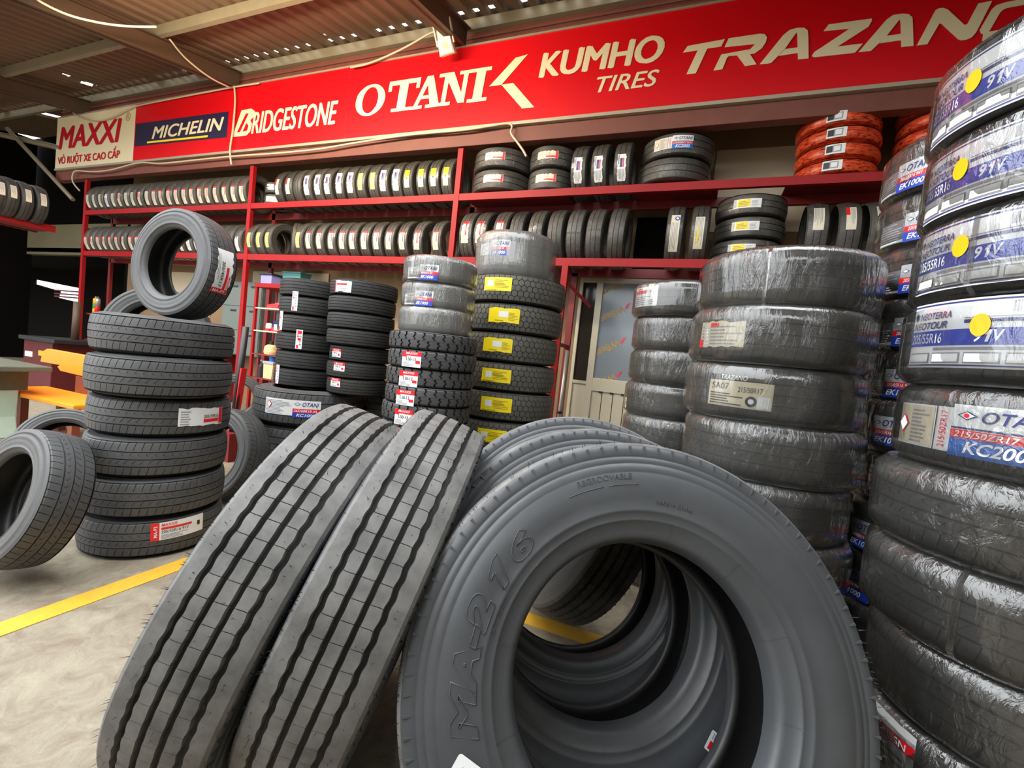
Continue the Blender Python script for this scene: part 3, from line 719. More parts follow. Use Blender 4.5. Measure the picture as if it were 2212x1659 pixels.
lin = lambda k: (lambda v: k * v)
zero = lambda v: 0.0
def kB(key, mat, side, R=0.32, W=0.21, Rb=0.215, film=None, noise=0.003, n=60):
    tr = tread_mesh(key + '_tread', R, W * 0.86, 0.010, mat, n,
                    [(-0.42, 0.03, 0, 0), (0.0, 0.03, 0, 0), (0.42, 0.03, 0, 0)],
                    [(-0.99, -0.56, 0.2, 0.045, 0.005, lambda v: 0.7 * (v + 0.5)), (-0.27, -0.12, 0.7, 0.06, 0.003, lambda v: 2.2 * v), (0.14, 0.29, 0.45, 0.06, 0.003, lambda v: -2.2 * v), (0.56, 0.99, 0.2, 0.045, 0.005, lambda v: 0.7 * (v - 0.5))], 0.009, 1)
    return Kind(key, R, W, W * 0.86, Rb, 0.010, tr, side, film, noise)
K_TOUR = kB('touring', MAT['tread'], MAT['side'], 0.335, 0.212, 0.208)
K_WRAP = kB('wrapped', MAT['wrapped'], MAT['wrapped'], 0.32, 0.21, 0.205, MAT['film'])
K_WRAPH = kB('hazywrapped', MAT['wrapped'], MAT['wrapped'], 0.32, 0.21, 0.205, MAT['film_hazy'], 0.004)
K_WRAPD = kB('thinwrapped', MAT['wrapped'], MAT['wrapped'], 0.32, 0.21, 0.205, MAT['film_dark'], 0.002)
def kR(key, mat):
    tr = tread_mesh(key + '_tread', 0.30, 0.155, 0.012, mat, 30, [(-0.3, 0.04, 0, 0), (0.3, 0.04, 0, 0)], [], 0.004, 3)
    return Kind(key, 0.30, 0.175, 0.155, 0.18, 0.012, tr, mat, None, 0, 60)
K_RACK = kR('rack', MAT['rackwrap'])
K_RACKD = kR('rackdark', MAT['rackdark'])
K_ORANGE = Kind('orange', 0.34, 0.15, 0.12, 0.26, 0.012, tread_mesh('orange_tread', 0.34, 0.12, 0.02, MAT['orange'], 40, [], [], 0.0, 2), MAT['orange'])
K_LUG = Kind('lug', 0.319, 0.1245, 0.112, 0.17, 0.006,
             tread_mesh('lug_tread', 0.319, 0.112, 0.004, MAT['lug'], 30, [(0.0, 0.02, 0.0, 0)],
                        [(-1.0, -0.2, 0.75, 0.11, 0.009, lambda v: 0.12 * math.sin(v * 11)), (0.2, 1.0, 0.25, 0.11, 0.009, lambda v: 0.12 * math.sin(v * 11))], 0.002, 2, 0.006), MAT['lug'])
K_HEX = Kind('hex', 0.431, 0.244, 0.215, 0.21, 0.012,
             tread_mesh('hex_tread', 0.431, 0.215, 0.012, MAT['olive'], 56,
                        [(-0.62, 0.028, 0.07, 0), (-0.2, 0.028, 0.07, 0.5), (0.2, 0.028, 0.07, 0), (0.62, 0.028, 0.07, 0.5)],
                        [(-1.0, -0.62, 0.0, 0.06, 0.007, zero), (-0.58, -0.24, 0.5, 0.06, 0.007, zero), (-0.16, 0.16, 0.0, 0.06, 0.007, zero), (0.24, 0.58, 0.5, 0.06, 0.007, zero), (0.66, 1.0, 0.0, 0.06, 0.007, zero)], 0.007, 4), MAT['olive'])
def kRib(key, R, W, Rb, nz=60, amp=0.03):
    return Kind(key, R, W, W * 0.88, Rb, 0.006,
                tread_mesh(key + '_tread', R, W * 0.88, 0.006, MAT['rib'], nz, [(-0.6, 0.035, amp, 0), (-0.2, 0.035, amp, 0), (0.2, 0.035, amp, 0.0), (0.6, 0.035, amp, 0.0)], [], 0.01, 4), MAT['rib'])
K_RIB = kRib('rib', 0.37, 0.205, 0.2)
K_RIB2 = kRib('ribwide', 0.34, 0.177, 0.19)
K_RIBS = kRib('ribsmall', 0.30, 0.15, 0.15, 40, 0.06)

NTH = ['top', 'second', 'third', 'fourth', 'fifth', 'sixth', 'seventh', 'eighth', 'ninth', 'tenth', 'eleventh', 'twelfth', 'thirteenth', 'fourteenth', 'fifteenth', 'sixteenth', 'seventeenth', 'eighteenth', 'nineteenth', 'twentieth', 'twenty-first', 'twenty-second', 'twenty-third', 'twenty-fourth']
def hit(px, py, c, R):
    d = ray(px, py); l = math.hypot(d.x, d.y); d = d / l
    bb = d.x * c[0] + d.y * c[1]; cc = c[0] ** 2 + c[1] ** 2 - R * R
    t = bb - math.sqrt(max(bb * bb - cc, 0))
    return CP + d * t

def stack(kind, c, z0, n, pitch, scale, name, where, group, labels={}, jitter=0.008, start=0, adj=''):
    """n tyres lying on each other; labels {index from top: (kind, px, py, size)}"""
    ws = pitch / kind.W; R = kind.R * scale
    for i in range(n):
        k = n - 1 - i                       # index from top
        jx, jy = (rnd.uniform(-jitter, jitter), rnd.uniform(-jitter, jitter)) if i else (0, 0)
        C = Vector((c[0] + jx, c[1] + jy, z0 + pitch * (i + 0.5)))
        lk = labels.get(k); out = (-c[0], -c[1], 0); lo = 0.0; ls = 1.0; lkind = None
        if lk:
            h = hit(lk[1], lk[2], (C.x, C.y), R); out = (h.x - C.x, h.y - C.y, 0); lo = max(-pitch * .2, min(pitch * .2, h.z - C.z)); ls = lk[3]; lkind = lk[0]
        kk = k + start
        nm = ('topmost' if kk == 0 else NTH[kk]) + (' %s from the top' % (adj or 'tire') if kk else ' %s' % (adj or 'tire'))
        place_tire(kind, name, nm + ' of ' + where, C, (0, 0, 1), out, lkind, scale, ws, lo, ls, group, lab_roll=(lk[4] if lk and len(lk) > 4 else 0.0))

# ------------------------------------------------------------------ setting
def roofz(Y): return 5.30 + 0.2167 * (Y - 5.0)
fl = link('floor', mesh_from('floor', [(-26, -9, 0), (7, -9, 0), (7, 9.5, 0), (-26, 9.5, 0)], [(0, 1, 2, 3)], [MAT['floor']], smooth=False)); struct(fl)
struct(B().box(-2.36 - 0.05, -5, 0.0, -2.35 + 0.05, 2.03, 0.003).put('trim_1', MAT['yellowline']))
struct(B().box(-2.40, 2.03, 0.0, 4.0, 2.13, 0.003).put('trim_2', MAT['yellowline']))

# corrugated roof with daylight slits over the wall purlin
def roof():
    V = []; F = []
    xs = []; X = -16.0; pitch = 0.2
    while X < 6.0:
        xs += [(X, 0.0), (X + 0.06, 0.0), (X + 0.09, 0.035), (X + 0.155, 0.035), (X + 0.185, 0.0)]; X += pitch
    ys = [2.3, 3.0, 4.0, 4.835, 4.90, 5.25, 6.6]
    for Y in ys:
        for x, dz in xs: V.append((x, Y, roofz(Y) + dz))
    n = len(xs); r = random.Random(3)
    for i in range(len(ys) - 1):
        for j in range(n - 1):
            if i == 3 and j % 5 == 2 and r.random() < 0.93: continue
            F.append((i * n + j, i * n + j + 1, (i + 1) * n + j + 1, (i + 1) * n + j))
    me = mesh_from('ceiling', V, F, [MAT['roof']], smooth=False)
    bm = bmesh.new(); bm.from_mesh(me)
    # rust holes near the left gable
    holes = [((108, 250), 0.17), ((140, 163), 0.05), ((192, 182), 0.08), ((150, 240), 0.07), ((40, 243), 0.05), ((700, 75), 0.02)]
    pts = []
    for (px, py), rr in holes:
        d = ray(px, py)
        t = (roofz(0) - CH) / (d.z - 0.2167 * d.y)
        pts.append((CP + d * t, rr))
    kill = []
    for q, rr in pts:
        for ax in (0, 1):
            for s in (-1, 1):
                co = q.copy(); co[ax] += s * rr
                no = Vector((0, 0, 0)); no[ax] = 1
                fs = [f for f in bm.faces if abs(f.calc_center_median().x - q.x) < 0.5 and min(v.co.y for v in f.verts) - 0.3 < q.y < max(v.co.y for v in f.verts) + 0.3]
                ge = set(fs)
                for f in fs: ge |= set(f.edges) | set(f.verts)
                bmesh.ops.bisect_plane(bm, geom=list(ge), plane_co=co, plane_no=no)
        kill += [f for f in bm.faces if abs(f.calc_center_median().x - q.x) < rr * 0.98 and abs(f.calc_center_median().y - q.y) < rr * 0.98]
    bmesh.ops.delete(bm, geom=list(set(kill)), context='FACES')
    bm.to_mesh(me); bm.free()
    return struct(link('ceiling', me))
roof()
struct(B().box(-0.8, -2.9, 4.36, 2.9, 0.8, 4.40).put('trim_90', MAT['roof']))  # unseen canopy added to keep top light off the right foreground
def slope_beam(x0, x1, Y0, Y1, up, dn, bb=None):
    bb = bb or B(); n = len(bb.v)
    for Y in (Y0, Y1):
        for x in (x0, x1):
            for dz in (dn, up): bb.v.append((x, Y, roofz(Y) + dz))
    for q in ((0, 1, 3, 2), (4, 6, 7, 5), (0, 2, 6, 4), (1, 5, 7, 3), (0, 4, 5, 1), (2, 3, 7, 6)):
        bb.f.append(tuple(n + i for i in q)); bb.m.append(0)
    return bb
ti = 3
for X in (-10.85, -6.93, -3.03, 0.87):
    bb = slope_beam(X - 0.02, X + 0.02, 2.3, 4.93, -0.13, -0.37)
    slope_beam(X - 0.07, X + 0.07, 2.3, 4.93, -0.13, -0.145, bb); slope_beam(X - 0.07, X + 0.07, 2.3, 4.93, -0.355, -0.37, bb)
    struct(bb.put('trim_%d' % ti, MAT['brownbeam'])); ti += 1
for Y in (2.6, 3.8, 4.99):
    z = roofz(Y)
    struct(B().box(-16, Y - 0.03, z - 0.135, 6, Y + 0.03, z - 0.006).put('trim_%d' % ti, MAT['grey_purlin'])); ti += 1
# steel fascia behind the top edge of the boards, and beam under them
bb = B().box(-11.9, 5.02, 4.86, 5.5, 5.06, 5.16)
for k in range(3): bb.box(-11.9, 5.0, 4.93 + k * 0.075, 5.5, 5.03, 4.965 + k * 0.075)
struct(bb.put('trim_%d' % ti, MAT['brownsteel'])); ti += 1
struct(B().box(-11.75, 4.9, 3.745, 5.5, 5.03, 3.915).put('trim_%d' % ti, MAT['brownsteel'], bevel=0.006)); ti += 1

# walls
bb = B().box(-10.9, 5.74, 0, 5.5, 5.85, 5.3)
struct(bb.put('wall_back', MAT['tarp']))
wd = struct(B().box(-0.86, 5.70, 2.42, -0.3, 5.735, 3.12).put('dark_panel', MAT['darkwall']))  # opaque near-black panel on the wall, in the gap between shelf tires
# olive lintel wall and dark opening at the far left
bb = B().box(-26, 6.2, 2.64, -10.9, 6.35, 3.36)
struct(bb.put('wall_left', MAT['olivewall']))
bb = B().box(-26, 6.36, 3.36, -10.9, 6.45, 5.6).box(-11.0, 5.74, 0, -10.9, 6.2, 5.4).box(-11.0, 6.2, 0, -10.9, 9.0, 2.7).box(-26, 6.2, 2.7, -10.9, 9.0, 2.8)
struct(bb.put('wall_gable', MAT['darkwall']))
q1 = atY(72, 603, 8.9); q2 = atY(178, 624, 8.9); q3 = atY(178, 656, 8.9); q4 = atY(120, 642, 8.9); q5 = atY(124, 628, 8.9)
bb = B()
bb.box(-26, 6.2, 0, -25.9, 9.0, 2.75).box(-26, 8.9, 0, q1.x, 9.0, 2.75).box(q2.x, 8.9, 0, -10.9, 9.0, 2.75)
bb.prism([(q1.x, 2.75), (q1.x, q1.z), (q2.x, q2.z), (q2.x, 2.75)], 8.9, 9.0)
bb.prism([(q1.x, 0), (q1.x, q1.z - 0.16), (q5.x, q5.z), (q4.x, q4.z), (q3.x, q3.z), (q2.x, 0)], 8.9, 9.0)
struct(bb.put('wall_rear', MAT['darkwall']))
gb = B()
for f in (0.3, 0.5, 0.72): gb.box(q4.x, 8.86, q3.z + f * (q2.z - q3.z), q3.x, 8.885, q3.z + f * (q2.z - q3.z) + 0.05)
tag(gb.put('window_grille', MAT['darkred']), 'dark red bars across the bright opening at far left', 'grille')
struct(B().box(2.7, -2.8, 0, 2.8, 5.8, 5.3).put('shade_wall_right', MAT['olivewall']))  # unseen wall, set close in to darken the right-hand stacks and sign
struct(B().box(-0.4, -2.9, 0, 2.8, -2.8, 3.4).box(-4.2, -2.0, 0, -0.4, -1.9, 1.9).put('shade_wall_front', MAT['olivewall']))  # unseen walls added behind the camera to block low front light
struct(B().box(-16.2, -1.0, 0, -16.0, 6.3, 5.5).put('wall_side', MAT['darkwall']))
# steel column and brace at the left end of the rack
p = atX(108, 372, -11.9)
struct(B().tube([(-13.1, 4.7, 4.75), (-11.0, 4.85, 3.35)], 0.035).put('trim_%d' % ti, MAT['grey_purlin'])); ti += 1
struct(B().tube([(-15.5, 4.6, 5.05), (-11.6, 4.9, 4.35)], 0.05).put('trim_%d' % ti, MAT['grey_purlin'])); ti += 1

# ------------------------------------------------------------------ sign boards
SY = 4.86
def S(px, py): p = atY(px, py, SY); return p.x, p.z
def board(name, x0, x1, z0, z1, mat, label, frame=True):
    t = thing(name, label, 'sign', ((x0 + x1) / 2, SY, z0), 'sign boards above the rack')
    I = Matrix.Translation(-t.location)
    B().box(x0, SY, z0, x1, SY + 0.06, z1).put('panel', mat, t, I)
    B().box(x0, SY - 0.012, z0 - 0.035, x1, SY + 0.05, z0).box(x0, SY - 0.012, z1, x1, SY + 0.05, z1 + 0.02).put('frame', MAT['alu'], t, I)
    return t, I
def lettering(t, I, s, x0, z0, x1, z1, mat, bold=0.0, shear=0.0, name='lettering', dep=0.004):
    vs, fs, _ = text_geo(s, 0.0, shear)
    V = []; F = []; tk = bold * (z1 - z0)
    for k, (dx, dz) in enumerate(((0, 0), (-tk, 0), (tk, 0), (-tk * .5, tk * .45), (tk * .5, -tk * .45)) if bold else ((0, 0),)):
        n = len(V); V += [(x0 + tk + (x1 - x0 - 2 * tk) * v[0] + dx, SY - dep - 0.0007 * k, z0 + (z1 - z0) * v[1] + dz) for v in vs]
        F += [tuple(n + i for i in f) for f in fs]
    me = mesh_from(name, V, F, [MAT[mat]], smooth=False)
    return link(name, me, t, I)
def shapes(t, I, polys, mat, name, dep=0.004, th=0.003):
    bb = B()
    for i, p in enumerate(polys): bb.prism(p, SY - dep - th - 0.0006 * (i % 9) - 0.0001 * (i // 9), SY - dep)
    return bb.put(name, MAT[mat], t, I)
Z0, Z1 = 3.95, 4.885
X0, X1, X2, X3, X4 = -11.69, -9.29, -6.95, -4.69, 3.3
t, I = board('sign_board', X0, X1, Z0, Z1, MAT['signcream'], 'cream sign board with red letters at the far left end of the sign row')
lettering(t, I, 'MAXXI', -11.60, 4.31, -9.66, 4.70, 'signtxt', 0.06, 0.18)
lettering(t, I, 'V\u1ece RU\u1ed8T XE CAO C\u1ea4P', -11.60, 3.995, -9.66, 4.23, 'signtxt', 0.035)
lettering(t, I, '\u00ae', -9.56, 4.64, -9.42, 4.78, 'sticker', 0.0)
t, I = board('sign_board', X1, X2, Z0, Z1, MAT['signred'], 'red sign board with a navy band and yellow underline, beside the cream board')
shapes(t, I, [[(-9.26, 4.19), (-6.99, 4.16), (-6.99, 4.545), (-9.26, 4.57)]], 'signdark', 'band', 0.001)
lettering(t, I, 'MICHELIN', -8.80, 4.275, -7.07, 4.47, 'signcream', 0.05, 0.25, dep=0.007)
shapes(t, I, [[(-8.92, 4.215), (-7.42, 4.195), (-7.42, 4.225), (-8.92, 4.245)]], 'signyel', 'underline', 0.004)
t, I = board('sign_board', X2, X3, Z0, Z1, MAT['signred'], 'red sign board with one long condensed cream name, third from the left')
lettering(t, I, 'RIDGESTONE', -6.47, 4.165, -4.85, 4.475, 'signcream', 0.03, 0.2)
# tall split initial overlapping the first letter
shapes(t, I, [[(-6.86, 4.15), (-6.70, 4.53), (-6.50, 4.535), (-6.42, 4.49), (-6.44, 4.41), (-6.50, 4.365), (-6.46, 4.31), (-6.49, 4.2), (-6.56, 4.15)]], 'signcream', 'initial', 0.006)
shapes(t, I, [[(-6.76, 4.21), (-6.60, 4.47), (-6.545, 4.47), (-6.70, 4.21)], [(-6.64, 4.21), (-6.575, 4.33), (-6.53, 4.29), (-6.55, 4.22)]], 'signred', 'initial_slit', 0.0095)
t, I = board('sign_board', X3, X4, Z0, Z1, MAT['signred'], 'longest red sign board with three cream names and an arrow-shaped emblem')
# slab-serif name
def slab(polys_fn): return polys_fn
def ring(cx, cz, rx, rz, hx, hz, n=36, shear=0.0, pw=2.0):
    """quads of an elliptical ring"""
    out = []
    def pt(a, x, z):
        c, s_ = math.cos(a), math.sin(a)
        xx = x * math.copysign(abs(c) ** (2 / pw), c); zz = z * math.copysign(abs(s_) ** (2 / pw), s_)
        return (cx + xx + shear * zz, cz + zz)
    for i in range(n):
        a = 2 * PI * i / n; b_ = 2 * PI * (i + 1) / n
        out.append([pt(a, rx, rz), pt(b_, rx, rz), pt(b_, hx, hz), pt(a, hx, hz)])
    return out
def q(x0, z0, x1, z1, x2, z2, x3, z3): return [(x0, z0), (x1, z1), (x2, z2), (x3, z3)]
H0, H1 = 4.225, 4.61; sh = 0.10
def LX(x, z): return (x + sh * (z - H0), z)
def box4(a, b_, c, d): return [LX(a, c), LX(b_, c), LX(b_, d), LX(a, d)]
pl = ring(-4.315, 4.415, 0.235, 0.2, 0.125, 0.165, 40, 0.1)
xT = -4.06
pl += [box4(xT, xT + 0.47, 4.555, 4.61), box4(xT, xT + 0.05, 4.485, 4.56), box4(xT + 0.42, xT + 0.47, 4.485, 4.56), box4(xT + 0.17, xT + 0.30, 4.26, 4.56), box4(xT + 0.09, xT + 0.38, 4.225, 4.265)]
xA = -3.70
pl += [[LX(xA + 0.06, 4.26), LX(xA + 0.12, 4.26), LX(xA + 0.27, 4.60), LX(xA + 0.20, 4.60)], [LX(xA + 0.30, 4.26), LX(xA + 0.43, 4.26), LX(xA + 0.29, 4.61), LX(xA + 0.20, 4.61)], box4(xA + 0.13, xA + 0.33, 4.34, 4.38), box4(xA - 0.0, xA + 0.19, 4.225, 4.265), box4(xA + 0.24, xA + 0.5, 4.225, 4.265)]
xN = -3.34
pl += [box4(xN + 0.10, xN + 0.16, 4.26, 4.60), box4(xN + 0.03, xN + 0.23, 4.225, 4.265), box4(xN + 0.02, xN + 0.16, 4.57, 4.61), [LX(xN + 0.09, 4.61), LX(xN + 0.22, 4.61), LX(xN + 0.43, 4.235), LX(xN + 0.34, 4.235)], box4(xN + 0.36, xN + 0.42, 4.235, 4.6), box4(xN + 0.30, xN + 0.48, 4.57, 4.61)]
xI = -3.01 + 0.14
pl = pl + [box4(xI + 0.06, xI + 0.18, 4.25, 4.59), box4(xI - 0.01, xI + 0.25, 4.225, 4.265), box4(xI - 0.01, xI + 0.25, 4.57, 4.61)]
shapes(t, I, pl, 'signcream', 'lettering')
def P(*pts): return [S(740 + x / 2.962, y / 2.962) for x, y in pts]
shapes(t, I, [P((1108, 372), (1187, 350), (1018, 545), (940, 555)), P((1018, 545), (1093, 533), (1228, 688), (1150, 697))], 'signcream', 'emblem')
lettering(t, I, 'KUMHO', -1.995, 4.405, -0.665, 4.665, 'signcream', 0.06, 0.12)
lettering(t, I, 'TIRES', -1.325, 4.165, -0.685, 4.325, 'signcream', 0.03, 0.25)
def P2(*pts): return [S(1472 + x / 2.962, y / 2.962) for x, y in pts]
trz = [P2((40, 297), (278, 253), (255, 300), (165, 314), (92, 472), (32, 478), (104, 325), (10, 340)),
       P2((303, 248), (500, 219), (533, 222), (547, 242), (470, 285), (275, 305)), P2((547, 242), (540, 272), (515, 312), (440, 318), (470, 285)), P2((515, 312), (468, 345), (430, 352), (255, 352 + 14), (255, 352), (440, 318)),
       P2((430, 338), (480, 415), (408, 427), (350, 350)), P2((255, 352), (330, 340), (292, 372), (262, 447), (205, 455)),
       P2((500, 415), (650, 230), (690, 197), (740, 205), (660, 318), (575, 405), (550, 412)), P2((690, 197), (740, 183), (785, 183), (807, 200), (810, 240), (740, 228), (735, 207)), P2((740, 226), (810, 238), (812, 378), (745, 385)), P2((655, 318), (742, 306), (745, 342), (615, 362)),
       P2((940, 160), (1215, 122), (1218, 135), (1195, 175), (1075, 187), (908, 203)), P2((1195, 175), (985, 310), (880, 345), (833, 362), (850, 335), (890, 310), (1075, 187)), P2((985, 303), (1160, 282), (1110, 340), (1080, 345), (850, 370), (833, 362), (880, 330)),
       P2((1130, 338), (1310, 130), (1350, 102), (1400, 120), (1310, 235), (1210, 330)), P2((1350, 102), (1410, 92), (1450, 95), (1475, 115), (1477, 150), (1400, 150), (1395, 125)), P2((1400, 148), (1477, 148), (1482, 298), (1405, 305)), P2((1305, 236), (1402, 221), (1405, 262), (1265, 282)),
       [S(1960 + x / 3.948, y / 3.948) for x, y in ((75, 395), (235, 95), (265, 78), (300, 75), (340, 90), (480, 220), (505, 215), (600, 38), (718, 15), (580, 285), (545, 325), (500, 345), (460, 350), (430, 340), (290, 210), (270, 205), (165, 385))],
       [S(1960 + x / 3.948, y / 3.948) for x, y in ((612, 262), (625, 240), (715, 85), (755, 50), (830, 25), (1000, -8), (1150, -30), (1150, 25), (1000, 45), (850, 72), (810, 90), (785, 115), (705, 255), (690, 275), (660, 298), (625, 290))]]
shapes(t, I, trz, 'signcream', 'lettering')
shapes(t, I, [[(2.36, 4.55), (2.5, 4.53), (2.46, 4.40), (2.3, 4.25), (2.1, 4.21), (1.83, 4.21), (1.83, 4.275), (2.1, 4.29), (2.26, 4.31), (2.36, 4.43)]], 'signcream', 'lettering')
# thin seam strip left of the slab-serif name
B().box(X3 - 0.004, SY - 0.003, Z0, X3 + 0.004, SY, Z1).put('seam', MAT['signtxt'], t, I)

# ------------------------------------------------------------------ red storage rack
RY0, RY1 = 4.90, 5.33
rk = thing('storage_rack', 'long red steel tire rack with two shelf levels along the back wall', 'rack', (-3, 5.1, 0))
RI = Matrix.Translation(-rk.location)
posts = [(-10.72, 0.0), (-6.45, 0.0), (-2.92, 0.0), (-1.46, 0.0), (4.3, 0.0)]
for X, z0 in posts:
    top = 3.72 if X != -1.46 else 2.36
    B().box(X - 0.035, RY0 - 0.004, z0, X + 0.035, RY0 + 0.05, top).put('post', MAT['red'], rk, RI)
    B().box(X - 0.035, RY1, 0, X + 0.035, RY1 + 0.05, top).put('post', MAT['darkred'], rk, RI)
    B().box(X - 0.02, RY0 + 0.05, top - 0.9, X + 0.02, RY1, top - 0.86).put('cross_tie', MAT['darkred'], rk, RI)
bays = [(-10.72, -6.45, 2.385, 2.38, 3.125, 3.13), (-6.45, -2.92, 2.375, 2.37, 3.13, 3.14), (-2.92, 4.3, 2.38, 2.42, 3.14, 3.21)]
def rail(x0, z0, x1, z1, Y, hh, mat):
    bb = B(); bb.prism([(x0, z0 - hh / 2), (x1, z1 - hh / 2), (x1, z1 + hh / 2), (x0, z0 + hh / 2)], Y, Y + 0.05)
    return bb.put('shelf_beam', mat, rk, RI)
for x0, x1, a, b_, c, d in bays:
    rail(x0, a, x1, b_, RY0, 0.085, MAT['red']); rail(x0, c, x1, d, RY0, 0.08, MAT['red'])
    rail(x0, a - 0.02, x1, b_ - 0.02, RY1, 0.1, MAT['darkred']); rail(x0, c - 0.02, x1, d - 0.02, RY1, 0.1, MAT['darkred'])
B().tube([(-1.46, RY0 + 0.06, 2.2), (-1.2, RY0 + 0.3, 1.95)], 0.02).put('brace', MAT['darkred'], rk, RI)
B().box(-10.7, 5.0, 1.27, -9.6, 5.4, 1.30).put('tool_shelf', MAT['darkred'], rk, RI)
B().box(-10.7, 5.0, 0.78, -9.6, 5.4, 0.81).put('tool_shelf', MAT['darkred'], rk, RI)

RKY = 5.14
def on_rack(zr, R): return zr + math.sqrt(max(R * R - 0.19 ** 2, 0)) + 0.008
def rack_row(xs, zfun, R, W, labs, shelf, bay, post, group, kinds=None, yaw=None, elev=None, side='left'):
    for i, X in enumerate(xs):
        z = on_rack(zfun(X), R)
        kd = kinds[i] if kinds else K_RACK
        yw = math.radians(yaw[i] if yaw else rnd.uniform(-3, 3))
        ax = Vector((math.cos(yw), math.sin(yw), rnd.uniform(-0.03, 0.03)))
        el = math.radians(elev[i] if isinstance(elev, list) else rnd.uniform(-14, 4) if elev is None else elev)
        fr = Vector((math.sin(yw), -math.cos(yw), 0)) * math.cos(el) + Vector((0, 0, math.sin(el)))
        lk = labs[i]
        ordn = 'first' if i == 0 else NTH[i]
        lab = '%s tire from the %s, %s shelf, %s' % (ordn, post, shelf, LAB_TXT.get(lk, 'no label'))
        place_tire(kd, 'car_tire', lab, (X, RKY, z), ax, fr, lk, R / kd.R, W / kd.W, 0, 0.9 if R < 0.31 else 1.0, group, liner=(yaw is not None and abs(yaw[i]) > 20), two_sides=False if abs(yw) < 0.2 else True)
LAB_TXT = {'redtop': 'red-topped label', 'redtop_torn': 'torn label', 'pinktop': 'pink-cornered label', 'plain': 'cream label', 'navytop': 'navy-printed label', 'yellowish': 'half-yellow label', 'greenish': 'pale green label', 'whitebars': 'black-barred label', 'longblue': 'blue-marked label', 'longyellow': 'long cream label', None: 'no label'}
def zb(k): return lambda X: next(((a[2 + 2 * k] + (a[3 + 2 * k] - a[2 + 2 * k]) * (X - a[0]) / (a[1] - a[0])) for a in bays if a[0] <= X <= a[1]), 3.2) + 0.035
up, lo = zb(1), zb(0)
def lin_xs(a, b_, n): return [a + (b_ - a) * i / (n - 1) for i in range(n)]
# left bay
L1 = ['plain', 'plain', 'plain', 'whitebars', 'plain', 'pinktop', 'plain', 'plain', 'pinktop', 'plain', 'redtop', 'redtop', 'redtop', 'redtop', 'redtop', 'redtop', 'redtop', 'redtop', 'redtop', 'redtop', 'redtop', 'redtop']
rack_row(lin_xs(-10.56, -6.60, 22), up, 0.285, 0.176, L1, 'upper left', 0, 'rack end post', 'tires on the upper shelf, left bay', elev=-14)
L2 = ['redtop', 'pinktop', 'redtop', 'pinktop', 'redtop', 'redtop', 'pinktop', 'redtop', 'redtop', 'redtop', 'plain', 'redtop', 'redtop', 'plain', 'redtop', 'whitebars', 'whitebars', 'whitebars', 'whitebars', 'whitebars', 'whitebars', 'whitebars']
rack_row(lin_xs(-10.56, -6.60, 22), lo, 0.285, 0.176, L2, 'lower left', 0, 'rack end post', 'tires on the lower shelf, left bay', elev=-16)
# middle bay
M1 = ['pinktop', 'pinktop', None, 'navytop', 'navytop', 'navytop', 'navytop', 'navytop', 'greenish', 'greenish', 'navytop', 'navytop', 'yellowish', 'yellowish', 'yellowish', 'yellowish']
rack_row(lin_xs(-5.85, -3.07, 16), up, 0.29, 0.172, M1, 'upper middle', 1, 'two flat tires', 'tires on the upper shelf, middle bay', elev=-4, kinds=[K_RACKD, K_RACKD] + [K_RACK] * 14)
M2 = ['greenish', 'greenish', 'greenish', None, 'greenish'] + ['redtop'] * 9 + ['redtop_torn', 'redtop']
X_M2 = [-6.34, -6.15, -5.96, -5.66, -5.37, -5.185, -4.99, -4.79, -4.605, -4.42, -4.235, -4.04, -3.84, -3.62, -3.39, -3.12]
rack_row(X_M2, lo, 0.29, 0.172, M2, 'lower middle', 1, 'left post', 'tires on the lower shelf, middle bay', yaw=[-3, -2, -4, 42] + [rnd.uniform(-3, 3) for _ in range(12)], elev=-4)
# right bay
rack_row([-1.42, -1.19, -0.96], up, 0.295, 0.195, ['navytop', 'navytop', 'navytop'], 'upper right', 2, 'flat pairs', 'standing tires on the upper shelf, right bay', elev=-12)
X_R2 = [-2.72, -2.51, -2.27, -2.05, -1.83, -1.60, -1.385, -1.165, -0.94]
rack_row(X_R2, lo, 0.325, 0.198, ['redtop_torn', 'redtop_torn', 'redtop', None, None, None, None, None, None], 'lower right', 2, 'middle post', 'standing tires on the lower shelf, right bay', kinds=[K_RACK, K_RACK, K_RACK, K_RACKD, K_RACK, K_RACK, K_RACK, K_RACK, K_RACK], elev=2)
rack_row([-0.36, -0.125], lo, 0.325, 0.185, ['longblue', 'longyellow'], 'lower right', 2, 'dark gap', 'pair of standing tires past the dark gap', elev=-4)
rack_row([0.88, 1.12, 1.34], lo, 0.32, 0.2, ['plain', 'pinktop', 'plain'], 'lower right', 2, 'yellow-labelled flat trio', 'standing tires at the right end of the lower shelf', elev=20)
def rack_flat(X, zr, R, W, n, labs, label, group, kind=None, Y=5.2):
    for i in range(n):
        k = n - 1 - i
        kd = kind or K_RACK
        pos = ['upper', 'lower'][k] if n == 2 else ['top', 'middle', 'bottom'][k] if n == 3 else NTH[k]
        lk = labs[k]
        if n <= 3: lb = '%s tire of the flat %s %s' % (pos, 'pair' if n == 2 else 'trio', label)
        else: lb = ('topmost of ' if k == 0 else '%s from the top of ' % NTH[k]) + label
        place_tire(kd, 'car_tire', lb, (X + rnd.uniform(-.015, .015), Y, zr + W * (i + 0.5) + 0.012), (0, 0, 1), (-X * 0.5 - 0.8, -Y, 0), lk, R / kd.R, W / kd.W, 0, 0.95, group)
rack_flat(-6.21, up(-6.2), 0.20, 0.175, 2, ['whitebars', 'plain'], 'at the left of the upper middle shelf', 'flat tires, upper middle shelf')
rack_flat(-2.46, up(-2.4), 0.365, 0.255, 2, ['flatred', 'flatred'], 'just right of the upper middle post', 'flat tires on the upper right shelf')
